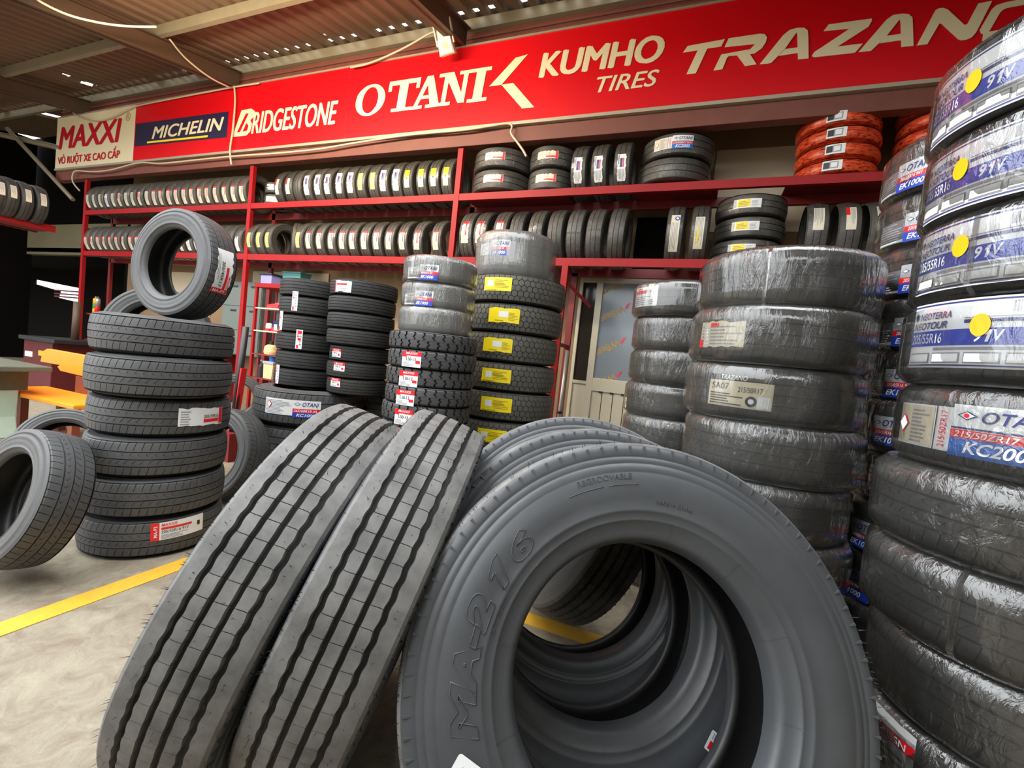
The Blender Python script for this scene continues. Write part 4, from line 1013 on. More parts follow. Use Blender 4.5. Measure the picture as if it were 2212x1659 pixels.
rack_flat(-1.83, up(-1.8), 0.285, 0.255, 2, ['flatred', 'flatred'], 'left of the three upright upper tires', 'flat tires on the upper right shelf')
rack_flat(-0.45, up(-.4), 0.37, 0.24, 2, ['kc', None], 'between upright tires and cream board, upper shelf', 'flat tires on the upper right shelf')
rack_flat(0.34, lo(.3), 0.33, 0.215, 3, ['flatyellow', 'flatyellow', 'flatyellow'], 'with yellow labels on the lower right shelf', 'yellow-labelled flat tires', Y=5.24)
rack_flat(1.0, up(1.0), 0.345, 0.145, 4, ['silver'] * 4, 'the left orange-wrapped tire stack, silver panel', 'orange-wrapped tires', K_ORANGE, 5.24)
rack_flat(1.80, up(1.8), 0.345, 0.13, 5, [None] * 5, 'the right orange-wrapped tire stack', 'orange-wrapped tires', K_ORANGE, 5.24)
wp = thing('wall_board', 'cream board on the back wall behind the upper right shelf', 'board', (0.42, 5.73, 2.95))
B().box(-0.48, -0.01, 0.0, 0.48, 0.005, 0.92).put('panel', MAT['creamwall'], wp)

for a, c in ((-2.86, -1.56), (-0.84, 0.0), (0.6, 2.2)):
    B().box(a, RY0 + 0.05, up(a) + 0.004 - 0.02, c, RY1 + 0.05, up(a) + 0.004).put('shelf_board', MAT['darkred'], rk, RI)
# wall shelf at the far left with four dark tires
LS = -9.9
ws = thing('wall_shelf', 'dark red shelf at the far left edge carrying dark tires', 'shelf', (LS - 0.25, 3.2, 2.55))
B().box(-0.3, -1.6, 0.0, 0.27, 0.95, 0.03).put('board', MAT['darkred'], ws)
B().box(0.25, -1.6, -0.02, 0.29, 0.95, 0.08).put('edge_beam', MAT['red'], ws)
B().box(-0.3, -1.6, -0.02, -0.26, 0.95, 0.06).put('edge_beam', MAT['darkred'], ws)
for i, px in enumerate((4, 30, 62, 95)):
    y = atX(px, 430 + px * 0.18, LS + 0.3).y
    place_tire(K_RACKD, 'car_tire', '%s dark tire from the right on the shelf at the far left edge' % ['fourth', 'third', 'second', 'first'][i], (LS, y, 2.58 + 0.30), (0, 1, 0), (1, 0, 0.25), 'plain', 0.3 / 0.30, 0.165 / 0.175, 0, 0.8, 'dark tires on the left wall shelf', two_sides=True, liner=False)

# ------------------------------------------------------------------ stacks
WH = 'the six-tire stack on the left'
stack(K_TOUR, (-2.81, 1.69), 0.0, 6, 0.212, 1.0, 'car_tire', 'the bare six-tire stack at left', 'bare tires stacked at left', {2: ('torn_right', 440, 900, 1.0), 5: ('ma_p3', 388, 1132, 1.0, 0.03)}, 0.02)
stack(K_TOUR, (-2.961, 2.955), 0.0, 3, 0.281, 0.43 / 0.335, 'suv_tire', 'the wide stack carrying the left ribbed stack', 'wide tires under the ribbed stacks', {0: ('kc1', 622, 880, 0.7)}, 0.012)
stack(K_TOUR, (-2.42, 3.61), 0.0, 3, 0.281, 0.43 / 0.335, 'suv_tire', 'the wide stack half hidden under the right ribbed stack', 'wide tires under the ribbed stacks', {}, 0.01)
stack(K_RIB, (-3.07, 3.0), 3 * 0.281, 6, 0.146, 0.27 / 0.37, 'light_truck_tire', 'the left dark ribbed stack beside the shelf unit', 'dark ribbed tires, left stack', {1: ('strip', 637, 650, 0.9), 2: ('strip', 607, 692, 0.9), 3: ('strip_red', 646, 733, 0.9), 5: ('strip', 599, 808, 0.9)}, 0.008)
stack(K_RIBS, (-2.519, 2.977), 3 * 0.281, 3, 0.127, 0.235 / 0.30, 'light_truck_tire', 'the small ribbed tires under the right stack', 'small ribbed tires', {0: ('maxxis12', 726, 762, 0.66), 1: ('maxxis12', 732, 792, 0.66), 2: ('maxxis12', 724, 823, 0.66)}, 0.01)
stack(K_RIB2, (-2.521, 2.969), 3 * 0.281 + 3 * 0.127, 4, 0.1255, 0.2585 / 0.34, 'light_truck_tire', 'the right-hand dark ribbed stack', 'dark ribbed tires, right stack', {0: ('ribcard', 740, 618, 0.75)}, 0.008)
# lug-tread stack with three wrapped tyres on top
stack(K_LUG, (-1.79, 2.90), 0.0, 11, 0.1245, 1.0, 'light_truck_tire', 'the lug-tread stack with red-topped cards', 'lug-tread tires', {1: ('maxxis', 888, 776, 1.15), 2: ('maxxis', 881, 818, 1.15), 3: ('maxxis', 874, 859, 1.15), 4: ('maxxis', 871, 903, 1.15), 5: ('maxxis', 866, 945, 1.15)}, 0.01)
stack(K_WRAPH, (-1.81, 2.93), 11 * 0.1245, 3, 0.176, 0.265 / 0.32, 'wrapped_tire', 'the hazy-wrapped trio on the lug-tread stack', 'hazy-wrapped tires on the lug-tread stack', {0: ('ek', 910, 590, 0.75), 1: ('ek', 900, 645, 0.75)}, 0.012)
# block-tread stack with yellow labels
stack(K_HEX, (-1.57, 3.85), 0.0, 8, 0.244, 1.0, 'truck_tire', 'the block-tread stack with yellow labels', 'block-tread tires', {0: ('yellow', 1074, 613, 1.0), 1: ('yellow2', 1088, 681, 1.05), 2: ('yellow2', 1074, 745, 1.0), 3: ('yellow', 1071, 811, 1.0), 4: ('yellow', 1071, 874, 1.05), 5: ('yellow', 1061, 942, 1.0)}, 0.012)
stack(K_WRAPH, (-1.62, 3.86), 8 * 0.244, 1, 0.37, 0.36 / 0.32, 'wrapped_tire', 'the block-tread stack, wide and film-wrapped', None, {0: ('ek', 1066, 535, 0.95)})
# wrapped stacks on the right
stack(K_WRAP, (-0.10, 3.03), 0.0, 9, 0.199, 0.303 / 0.32, 'wrapped_tire', 'the leftmost clear-wrapped stack by the door', 'wrapped tires, stack by the door', {0: ('redcorner', 1392, 640, 1.0), 3: ('yellowish', 1347, 870, 0.8)}, 0.015)
stack(K_WRAP, (0.32, 2.23), 0.0, 8, 0.2205, 0.336 / 0.32, 'wrapped_tire', 'the big clear-wrapped stack behind the truck tires', 'wrapped tires, big clear-wrapped stack', {1: ('midred', 1556, 722, 1.0), 2: ('sa07', 1593, 852, 1.0)}, 0.02)
stack(K_WRAPD, (0.99, 2.40), 0.0, 11, 0.2065, 0.32 / 0.32, 'wrapped_tire', 'the narrow gap stack with red-blue labels', 'wrapped tires between the two right stacks', {0: ('ek', 1942, 425, 0.82), 1: ('ek', 1960, 515, 0.82), 2: ('ek', 1952, 612, 0.82), 3: ('ek', 1938, 720, 0.82), 4: ('ek', 1918, 828, 0.82), 5: ('ek', 1893, 928, 0.82), 6: ('ek', 1866, 1028, 0.82), 7: ('ek', 1842, 1146, 0.82), 8: ('ek', 1822, 1256, 0.82)}, 0.015)
stack(K_WRAPD, (0.90, 1.60), 0.0, 6, 0.2158, 0.355 / 0.32, 'wrapped_tire', 'the lower right-edge stack, below the white-labelled tires', 'wrapped tires at the right edge', {0: ('kc', 2055, 928, 0.92), 4: ('nissen', 1918, 1510, 1.0)}, 0.02)
stack(K_WRAPD, (0.90, 1.60), 6 * 0.2158, 4, 0.2158, 0.355 / 0.32, 'wrapped_tire', 'the right-edge tires with blue-banded labels', 'blue-banded tires at the right edge', {0: ('neo', 2128, 180, 0.95), 1: ('neo2', 2110, 370, 0.95), 2: ('neo', 2100, 545, 0.95), 3: ('neo3', 2098, 722, 0.95)}, 0.012)

# ------------------------------------------------------------------ truck tyres in the foreground
TR = 0.53
def hook(v):
    if v < -0.45: return -0.55 * (v + 0.45) * 2.2
    if v > 0.45: return -0.55 * (v - 0.45) * 2.2
    return -0.18 * v
TREAD_T = tread_mesh('truck_tread', TR, 0.23, 0.010, MAT['truck_tread'], 78,
                     [(-0.57, 0.068, 0.011, 0.1), (-0.19, 0.062, 0.003, 0.35), (0.19, 0.062, 0.003, 0.35), (0.57, 0.068, 0.011, 0.6)],
                     [(-0.51, 0.51, 0.5, 0.022, 0.006, hook)], 0.016, 8, 0.006, trap)
def truck_side(W, lugs=True):
    k = W / 0.27
    p = [(0.5138, 0.1150), (0.509, 0.1185), (0.488, 0.1225), (0.486, 0.1215), (0.484, 0.1215), (0.482, 0.1228), (0.470, 0.127), (0.468, 0.1258), (0.466, 0.1278), (0.448, 0.1325), (0.446, 0.1318), (0.444, 0.133), (0.41, 0.135), (0.385, 0.1335), (0.36, 0.129), (0.357, 0.1302), (0.354, 0.1278), (0.338, 0.122), (0.336, 0.123), (0.334, 0.120), (0.318, 0.111), (0.308, 0.1085), (0.300, 0.106), (0.294, 0.099), (0.290, 0.088), (0.2865, 0.076), (0.2855, 0.064)]
    p = [(r, 0.1145 + (z - 0.1145) * k if z > 0.1155 else z) for r, z in p]
    return p
def truck_sidewall(name, W):
    me = revolve(name, truck_side(W), [MAT['truck_side']], 160)
    bm = bmesh.new(); bm.from_mesh(me)
    for i in range(88):                    # wedge marks round the shoulder, seam lines over the bead
        a = 2 * PI * i / 88
        def pt(da, r, z): return bm.verts.new((r * math.cos(a + da), r * math.sin(a + da), z))
        v = [pt(-0.007, 0.5095, 0.1180), pt(0.007, 0.5095, 0.1180), pt(0.0, 0.4895, 0.1222), pt(-0.006, 0.5105, 0.1222), pt(0.006, 0.5105, 0.1222)]
        bm.faces.new((v[3], v[4], v[2])); bm.faces.new((v[0], v[3], v[2])); bm.faces.new((v[1], v[2], v[4]))
    for i in range(12):
        a = 2 * PI * i / 12 + 0.26
        pr = [q for q in truck_side(W) if 0.286 < q[0] < 0.345]
        vs = []
        for r, z in pr:
            for da in (-0.0022, 0.0022): vs.append(bm.verts.new((r * math.cos(a + da), r * math.sin(a + da), z + 0.0012)))
        for j in range(len(pr) - 1): bm.faces.new((vs[2 * j], vs[2 * j + 1], vs[2 * j + 3], vs[2 * j + 2]))
    bm.to_mesh(me); bm.free()
    return me
SIDE_T = truck_sidewall('truck_sidewall', 0.27)
SIDE_TB = revolve('truck_sidewall_back', mirror_prof(truck_side(0.27)), [MAT['truck_side']], 160)
LIN_T = revolve('truck_liner', [(0.2855, 0.064), (0.292, 0.052), (0.315, 0.072), (0.345, 0.100), (0.39, 0.115), (0.44, 0.113), (0.48, 0.098), (0.502, 0.075), (0.506, 0.03), (0.506, -0.03), (0.502, -0.075), (0.48, -0.098), (0.44, -0.113), (0.39, -0.115), (0.345, -0.100), (0.315, -0.072), (0.292, -0.052), (0.2855, -0.064)], [MAT['liner']], 128)
def hairs(seed, n=620):
    r = random.Random(seed); V = []; F = []
    for i in range(n):
        th = r.uniform(0, 2 * PI); v = r.choice([-0.113, 0.113, r.uniform(-0.11, 0.11), r.choice([-0.085, 0.085])])
        L = r.uniform(0.006, 0.018); rr = TR - 0.010 * (v / 0.115) ** 2 - 0.002
        side = 1 if v > 0 else -1
        d = Vector((math.cos(th), math.sin(th), side * (0.8 if abs(v) > 0.112 else r.uniform(-.5, .5)))).normalized()
        b0 = Vector((rr * math.cos(th), rr * math.sin(th), v)); t = Vector((-math.sin(th), math.cos(th), 0)) * 0.0009
        u = Vector((0, 0, 0.0009)); e = b0 + d * L + Vector((r.uniform(-.002, .002), r.uniform(-.002, .002), r.uniform(-.002, .002)))
        k = len(V); V += [tuple(b0 + t), tuple(b0 - t * .5 + u), tuple(b0 - t * .5 - u), tuple(e)]
        F += [(k, k + 1, k + 3), (k + 1, k + 2, k + 3), (k + 2, k, k + 3)]
    return mesh_from('vent_hairs', V, F, [MAT['groove']], smooth=False)
def truck(label, C, n, ex, R=TR, group=None, hair=None, spin=0.0, wk=1.0):
    ez = Vector(n).normalized(); ex = Vector(ex); ex = (ex - ez * ex.dot(ez)).normalized(); ey = ez.cross(ex)
    Mc = Matrix((ex, ey, ez)).transposed().to_4x4(); Mc.translation = Vector(C)
    k = R / TR
    ext = 0.52 * k * math.sqrt(1 - ez.z ** 2) + 0.1145 * k * wk * abs(ez.z)
    base = Vector((C[0], C[1], C[2] - ext)); root = thing('truck_tire', label, 'tire', base, group)
    L = Matrix.Translation(-base) @ Mc @ Matrix.Diagonal((k, k, k * wk, 1)); sp = Matrix.Rotation(spin, 4, 'Z')
    link('tread', TREAD_T, root, L @ sp)
    link('sidewall', SIDE_T, root, L @ sp); link('sidewall', SIDE_TB, root, L @ sp)
    link('inner_liner', LIN_T, root, L @ sp)
    if hair:
        o = link('vent_hairs', hairs(hair), root, L); o['kind'] = 'stuff'
    return root, L, base, Mc
def nrm(yaw, tilt):
    a, t_ = math.radians(yaw), math.radians(tilt)
    return Vector((math.sin(a) * math.cos(t_), -math.cos(a) * math.cos(t_), math.sin(t_)))
GT = 'truck tires leaning in the foreground'
k1 = 1.018
n1 = nrm(26.6, 22.8); F1 = Vector((-0.0108 * k1, 0.9956 * k1, CH - 0.6488 * k1))
C1 = F1 - n1 * 0.1145 * 1.02
t1, LT1, base1, Mc1 = truck('front truck tire showing its whole smooth sidewall and large round hole', C1, n1, CR, TR * 1.018, GT, 31)
n2 = nrm(28.0, 21.5); F2 = Vector((-0.160, 1.290, CH - 0.668))
C2 = F2 - n2 * 0.1145
t2, LT2, base2, Mc2 = truck('second truck tire, directly behind the front one, seen through its hole', C2, n2, CR, TR, GT, None, 0.2)
n3 = nrm(24.5, 22.5); F3 = Vector((-0.290, 1.545, CH - 0.664)); C3 = F3 - n3 * 0.1145
truck('third truck tire, rearmost of the three facing the camera', C3, n3, CR, TR, GT, None, 0.5)
def axn(yaw, tilt):
    a, t_ = math.radians(yaw), math.radians(tilt)
    return Vector((math.cos(a) * math.cos(t_), math.sin(a) * math.cos(t_), math.sin(t_)))
truck('outermost truck tire showing its ribbed tread, next to the yellow floor line', (-1.053, 1.036, CH - 0.708), axn(23.5, -19.8), (-1, 0, 0.4), TR, GT, 11, 0.15, 0.93)
truck('ribbed-tread truck tire squeezed between the outer one and the round-holed tire', (-0.82, 1.154, CH - 0.703), axn(22.8, -18.8), (-1, 0, 0.4), TR, GT, 12, 0.4, 0.95)
truck('dark truck tire standing behind, seen only through the hole of the front tire', (-0.42, 2.22, 0.498), axn(30, -24), (-1, 0, 0.4), 0.47, GT, None, 0.3)
# moulded writing on the front sidewall
def arc_text(s, r0, r1, a0, a1, name, th=0.0016, bold=0.0, shear=0.0, pen=0.018):
    vs, fs, asp = text_geo(s, bold, shear, pen)
    prof = truck_side(0.27)
    def zat(r):
        for (ra, za), (rb, zb_) in zip(prof, prof[1:]):
            if rb <= r <= ra: return za + (zb_ - za) * (ra - r) / max(1e-6, ra - rb)
        return 0.13
    out = []
    for x, y, z in vs:
        a = math.radians(a0 + (a1 - a0) * x); r = r0 + (r1 - r0) * y
        out.append((r * math.cos(a), r * math.sin(a), zat(r) + z * th / pen))
    return link(name, mesh_from(name, out, fs, [MAT['truck_side']]), t1, LT1)
arc_text('MA-2', 0.366, 0.420, 192, 153, 'moulded_lettering', 0.002, 0.055, 0.2, 0.014)
arc_text('6', 0.366, 0.420, 139.5, 130, 'moulded_lettering', 0.002, 0.055, 0.2, 0.014)
one = [(148.6, 0.366), (145.6, 0.366), (141.2, 0.420), (143.4, 0.420), (148.0, 0.408), (148.4, 0.399), (145.9, 0.402), (148.6, 0.366)]
pz = []
for (a, r), (a2, r2) in zip(one, one[1:]):
    for k in range(4): aa = math.radians(a + (a2 - a) * k / 4); rr = r + (r2 - r) * k / 4; pz.append((rr * math.cos(aa), rr * math.sin(aa), 0.131 + 0.0042 * (1 - ((rr - 0.405) / 0.045) ** 2)))
B().tube(pz + [pz[0]], 0.0013, 5).put('moulded_lettering', MAT['truck_side'], t1, LT1, True)
arc_text('REGROOVABLE', 0.428, 0.442, 109, 91, 'moulded_lettering', 0.001)
arc_text('STEER', 0.347, 0.356, 163, 149, 'moulded_lettering', 0.001)
arc_text('MADE IN CHINA', 0.374, 0.383, 83, 69, 'moulded_lettering', 0.001)
# long brackets moulded under the small text
bm_ = B()
for a0, a1, r in ((113, 101, 0.416), (99, 89, 0.416)):
    bm_.tube([(r * math.cos(math.radians(a)), r * math.sin(math.radians(a)), 0.1352) for a in [a0 + (a1 - a0) * i / 10 for i in range(11)]], 0.001, 5)
bm_.put('moulded_bracket', MAT['truck_side'], t1, LT1, True)
# white sticker near the bottom
s = Sheet()
def rrect(s, w_, h_, rad, k, L):
    pts = []
    for cx_, cy_, a0 in ((w_ / 2 - rad, h_ / 2 - rad, 0), (-w_ / 2 + rad, h_ / 2 - rad, 90), (-w_ / 2 + rad, -h_ / 2 + rad, 180), (w_ / 2 - rad, -h_ / 2 + rad, 270)):
        for j in range(5):
            a = math.radians(a0 + j * 22.5); pts.append((cx_ + rad * math.cos(a), cy_ + rad * math.sin(a)))
    s.poly(pts, k, L)
rrect(s, 0.13, 0.052, 0.006, 'white', 0)
s.lines(-0.055, -0.008, 0.058, 0.021, 6, 'grey', 77); s.text('MAXXIS', -0.002, -0.021, 0.048, -0.012, 'lred', 2, 0.012, 0.3); s.bars(-0.055, -0.02, -0.02, -0.008, 'grey', 8, 3)
me = s.flat('sidewall_sticker')
ang = math.atan2(0.84, 0.54)
link('paper_label', me, t1, LT1 @ Matrix.Translation((-0.408, -0.160, 0.1372)) @ Matrix.Rotation(ang, 4, 'Z'))
s = Sheet(); rrect(s, 0.05, 0.03, 0.004, 'white', 0); s.rect(-0.02, -0.008, 0.0, 0.008, 'lred', 1); s.lines(0.004, -0.01, 0.022, 0.01, 4, 'grey', 5)
h2 = Mc2.inverted() @ Vector((0.155, 1.312, 0.29))
link('paper_label', s.flat('small_sticker'), t2, LT2 @ Matrix.Translation((h2.x, h2.y, 0.1372)) @ Matrix.Rotation(0.9, 4, 'Z'))

# ------------------------------------------------------------------ loose tyres on the left
K = K_TOUR
nS = nrm(5.1, 3.4); CS = Vector((-2.93, 1.83, 1.275 + 0.325))
place_tire(K, 'car_tire', 'bare tire standing upright on top of the left six-tire stack', CS, nS, (0.93, -0.25, -0.05), 'standing', 0.325 / 0.335, 0.95, 0.0, 1.0, None, lab_roll=PI)
stack(K, (-3.78, 2.22), 0.0, 4, 0.2, 0.95, 'car_tire', 'the low stack hidden behind the left stack', 'low stack behind the left stack', jitter=0.002)
place_tire(K, 'car_tire', 'bare tire standing behind and below the upright one on the left stack', (-3.75, 2.20, 0.8 + 0.36), nrm(40, 4), (0, 0, 1), None, 0.345 / 0.335, 0.95)
nF = nrm(-0.6, 18.5); CF1 = Vector((-2.781 * 1.01, 1.122 * 1.01, 0.365)) - nF * 0.0
place_tire(K, 'car_tire', 'bare tire leaning on the floor at the left edge of the photo', CF1, nF, (0, 0, 1), None, 0.315 / 0.335, 1.0)
place_tire(K, 'car_tire', 'bare tire leaning behind the left-edge tire, below the orange bench', (-4.15, 1.86, 0.28), nrm(52, 22), (0, 0, 1), None, 0.27 / 0.335, 0.95)
place_tire(K, 'car_tire', 'dark tire leaning on the floor in the gap right of the left stack', (-3.13, 2.33, 0.34), nrm(4, 13), (0, 0, 1), None, 0.33 / 0.335, 1.0)
# wheel with a metal rim by the lockers
pw = atY(516, 810, 4.5)
wh = place_tire(K, 'rimmed_wheel', 'dusty wheel with a metal rim standing below the grey lockers', (pw.x, pw.y, 0.33), nrm(45, 0), (0, 0, 1), None, 0.33 / 0.335, 0.95, cat='wheel')
bb = B(); bb.lathe([(0.205, 0.07), (0.195, 0.075), (0.185, 0.05), (0.17, 0.03), (0.06, 0.045), (0.055, 0.06), (0.0, 0.062)], 32)
for k in range(6):
    a = k * PI / 3; bb.box(0.05, -0.02, 0.035, 0.18, 0.02, 0.06, 0, Matrix.Rotation(a, 3, 'Z'))
ch = [c for c in wh.children if c.name.startswith('sidewall')][0]
bb.put('rim', MAT['alloy'], wh, ch.matrix_local @ Matrix.Diagonal((1, 1, 1, 1)), True)

# ------------------------------------------------------------------ door and wall things under the rack
DY = 5.60
def D(px, py): p = atY(px, py, DY); return p
d = bpy.data.objects.new('door_1', None); COL.objects.link(d); d.location = (-0.9, DY, 0); struct(d)
DI = Matrix.Translation(-d.location)
B().box(-1.44, DY - 0.03, 0, -1.40, DY + 0.03, 2.36).box(-1.40, DY - 0.03, 2.30, 0.6, DY + 0.03, 2.36).box(-1.23, DY - 0.035, 0.0, -1.15, DY + 0.03, 2.30).box(-1.40, DY - 0.03, 1.05, -1.23, DY + 0.03, 1.09).box(-0.35, DY - 0.03, 0, -0.28, DY + 0.03, 2.30).put('door_frame', MAT['dooralu'], d, DI, bevel=0.004)
B().box(-1.40, DY - 0.005, 1.09, -1.23, DY + 0.005, 2.30).put('side_pane', MAT['glass'], d, DI)
B().box(-1.40, DY - 0.01, 0.0, -1.23, DY + 0.01, 1.05).put('lower_panel', MAT['dooralu'], d, DI)
B().box(-1.15, DY - 0.01, 1.13, -0.35, DY + 0.0, 2.30).put('glass_pane', MAT['filmglass'], d, DI)
bb = B().box(-1.15, DY - 0.035, 0.98, -0.35, DY, 1.14)
for i in range(6): bb.box(-1.15 + i * 0.134, DY - 0.015, 0.0, -1.15 + i * 0.134 + 0.126, DY, 0.98)
bb.put('lower_panel', MAT['dooralu'], d, DI, bevel=0.004)
bb = B()
for i in range(5): bb.box(-1.06 + i * 0.134, DY - 0.038, 0.965, -1.02 + i * 0.134, DY - 0.034, 0.985)
bb.put('vent_slot', MAT['black'], d, DI)
vs, fs, _ = text_geo('WBest', 0.02, 0.1)
for (px, py) in ((1327, 620), (1323, 679), (1313, 752), (1305, 824)):
    p = D(px, py); a = math.radians(180 + 33)
    vv = []
    for x, y, z in vs:
        u, v_ = (x - 0.5) * 0.31, (y - 0.5) * 0.085
        vv.append((p.x + u * math.cos(a) - v_ * math.sin(a), DY - 0.013, p.z + u * math.sin(a) + v_ * math.cos(a)))
    link('sticker', mesh_from('sticker', vv, fs, [MAT['sticker']], smooth=False), d, DI)
    bb = B(); ax, az = p.x + 0.17, p.z + 0.10
    bb.prism([(ax - 0.03, az - 0.02), (ax, az - 0.03), (ax + 0.02, az + 0.02), (ax + 0.035, az + 0.05), (ax + 0.0, az + 0.035), (ax - 0.015, az + 0.015)], DY - 0.014, DY - 0.012)
    bb.put('sticker_mark', MAT['pink'], d, DI)
p0 = atY(1227, 757, 4.86); p1 = atY(1221, 905, 4.86)
po = thing('steel_pipe', 'grey steel pipe standing in front of the red post beside the door', 'pipe', (p0.x - .02, 4.84, 0))
B().tube([(0.0, 0.0, 0.0), (0.02, 0.0, p0.z)], 0.022, 12).put('tube', MAT['steel'], po, None, True)
B().tube([(0.008, 0.0, 0.72), (0.0084, 0.0, 0.75)], 0.026, 12).put('collar', MAT['black'], po, None, True)

# lockers
LY = 5.35
lk = thing('locker', 'grey steel locker cabinet under the left end of the middle bay', 'locker', (-6.95, LY, 0))
B().box(-0.55, 0, 0.86, 0.36, 0.36, 2.07).put('body', MAT['locker'], lk, None, bevel=0.005)
for x in (-0.55, 0.32): B().box(x, 0.02, 0.0, x + 0.04, 0.3, 0.86).put('leg', MAT['darkred'], lk)
for c in range(2):
    for r in range(3):
        x = -0.53 + c * 0.445; z = 0.88 + r * 0.396
        dr = B().box(x, -0.012, z, x + 0.435, 0.0, z + 0.385).put('door', MAT['locker'], lk, None, bevel=0.003)
        B().box(x + 0.2, -0.018, z + 0.30, x + 0.34, -0.012, z + 0.33).put('vent', MAT['black'], dr)
sh_ = thing('shelf_unit', 'red and grey shelf unit between the lockers and the dark ribbed stack', 'shelf', (-5.95, 4.95, 0))
B().box(-0.31, 0.0, 0.0, -0.27, 0.04, 1.98).box(0.27, 0.0, 0.0, 0.31, 0.04, 1.98).box(-0.31, 0.36, 0.0, -0.27, 0.4, 1.98).box(0.27, 0.36, 0.0, 0.31, 0.4, 1.98).put('frame', MAT['red'], sh_)
B().box(-0.31, -0.01, 1.94, 0.31, 0.41, 2.0).put('top', MAT['red'], sh_)
B().box(-0.29, 0.37, 0.5, 0.29, 0.39, 1.94).put('back_panel', MAT['locker'], sh_)
for z, mt in ((1.62, 'dooralu'), (1.28, 'dooralu'), (0.93, 'darkred'), (0.57, 'darkred')):
    B().box(-0.27, 0.0, z, 0.27, 0.37, z + 0.02).put('shelf', MAT[mt], sh_)
def small(name, label, cat, x, y, z, parts):
    t_ = thing(name, label, cat, (x, y, z))
    for nm, bb, mt in parts: bb.put(nm, MAT[mt], t_, None, False, 0.003)
    return t_
X_, Y_ = -5.95, 5.05
small('storage_box', 'lilac box with dark lid on top of the shelf unit', 'box', X_ - 0.12, Y_, 2.0, [('body', B().box(-0.11, -0.08, 0, 0.11, 0.1, 0.13), 'lilac'), ('lid', B().box(-0.13, -0.1, 0.13, 0.13, 0.12, 0.155), 'black')])
small('storage_box', 'teal box on top of the shelf unit behind the ribbed stack', 'box', X_ + 0.22, Y_ + 0.18, 2.0, [('body', B().box(-0.2, -0.1, 0, 0.16, 0.1, 0.2), 'teal'), ('lid', B().box(-0.21, -0.11, 0.2, 0.17, 0.11, 0.22), 'teal')])
small('folded_cloth', 'bright red cloth lying on the upper shelf of the shelf unit', 'cloth', X_ + 0.02, Y_, 1.64, [('fold', B().prism([(-0.12, 0.0), (0.1, 0), (0.11, 0.06), (0.0, 0.075), (-0.12, 0.05)], -0.05, 0.08), 'lred'), ('fold', B().box(0.02, -0.03, 0.06, 0.11, 0.06, 0.09), 'pink')])
small('storage_box', 'dark blue box leaning at the back of the middle shelf', 'box', X_ - 0.04, Y_ + 0.16, 1.30, [('body', B().box(-0.1, -0.04, 0, 0.08, 0.04, 0.17), 'bluebox'), ('print', B().box(-0.02, -0.045, 0.08, 0.05, -0.04, 0.15), 'grey')])
small('spray_bottle', 'white bottle with red base, left one on the middle shelf', 'bottle', X_ - 0.08, Y_, 1.30, [('base', B().lathe([(0, 0), (0.045, 0), (0.045, 0.04)], 16), 'lred'), ('body', B().lathe([(0.045, 0.04), (0.045, 0.1), (0.03, 0.12), (0, 0.12)], 16), 'white')])
small('spray_bottle', 'white and red bottle lying right on the middle shelf', 'bottle', X_ + 0.06, Y_, 1.30, [('body', B().box(-0.06, -0.03, 0, 0.06, 0.03, 0.06), 'lred'), ('cap', B().box(0.0, -0.035, 0.02, 0.075, 0.035, 0.11), 'white')])
small('oil_can', 'beige plastic canister on the third shelf of the shelf unit', 'canister', X_ + 0.0, Y_, 0.95, [('body', B().lathe([(0, 0), (0.09, 0), (0.1, 0.04), (0.09, 0.12), (0.05, 0.15), (0, 0.15)], 20), 'beige'), ('cap', B().lathe([(0.03, 0.15), (0.03, 0.2), (0, 0.2)], 12), 'black')])
small('plastic_tub', 'pale yellow plastic tub with blue lid on the lowest shelf', 'tub', X_ + 0.06, Y_, 0.59, [('body', B().prism([(-0.09, 0), (0.08, 0), (0.1, 0.22), (-0.1, 0.22)], -0.08, 0.1), 'beige'), ('lid', B().box(-0.11, -0.09, 0.22, 0.11, 0.11, 0.26), 'grey'), ('cup', B().lathe([(0.05, 0.26), (0.06, 0.34), (0, 0.34)], 14), 'lsky')])
small('black_bottle', 'dark bottle at the left of the lowest shelf', 'bottle', X_ - 0.17, Y_, 0.59, [('body', B().lathe([(0, 0), (0.05, 0), (0.05, 0.17), (0.02, 0.21), (0.02, 0.25), (0, 0.25)], 14), 'black'), ('cap', B().lathe([(0.022, 0.24), (0.022, 0.27), (0, 0.27)], 12), 'grey')])
# tools and cans on the little shelves at the rack's left end
def can(x, z, label, cols, name='spray_can', r=0.04, h=0.27):
    t_ = thing(name, label, 'can', (x, 5.1, z)); n = len(cols)
    for i, c in enumerate(cols):
        z0 = h * i / n; z1 = h * (i + 1) / n; top = i == n - 1
        pr = [(0, z0), (r, z0), (r, z1)] + ([(r * .7, z1 + 0.02), (0.012, z1 + 0.02), (0.012, z1 + 0.05), (0, z1 + 0.05)] if top else [])
        B().lathe(pr, 18).put(['base', 'body', 'top'][i] if n == 3 else ['body', 'cap'][i], MAT[c], t_, None, True)
for px, z, lb, cols in ((187, 1.30, 'green and orange spray can at the left end of the rack', ('dot', 'green', 'dot')), (199, 1.30, 'small red can beside the spray can', ('lred', 'steel')), (187, 0.81, 'pink bottle on the lower little shelf at the rack end', ('pink', 'white'))):
    p = atY(px, 690, 5.1); can(max(p.x, -10.62 + (px - 187) * .006), z, lb, cols)
bd = thing('wall_board', 'cream board under the shelf left of the lockers', 'board', (-8.9, 5.71, 1.4)); B().box(-0.75, 0, 0, 0.55, 0.02, 0.85).put('panel', MAT['creamwall'], bd)
bd = thing('wall_board', 'cream board under the shelf above the lilac box', 'board', (-6.6, 5.71, 1.4)); B().box(-0.7, 0, 0, 1.0, 0.02, 0.92).put('panel', MAT['creamwall'], bd)
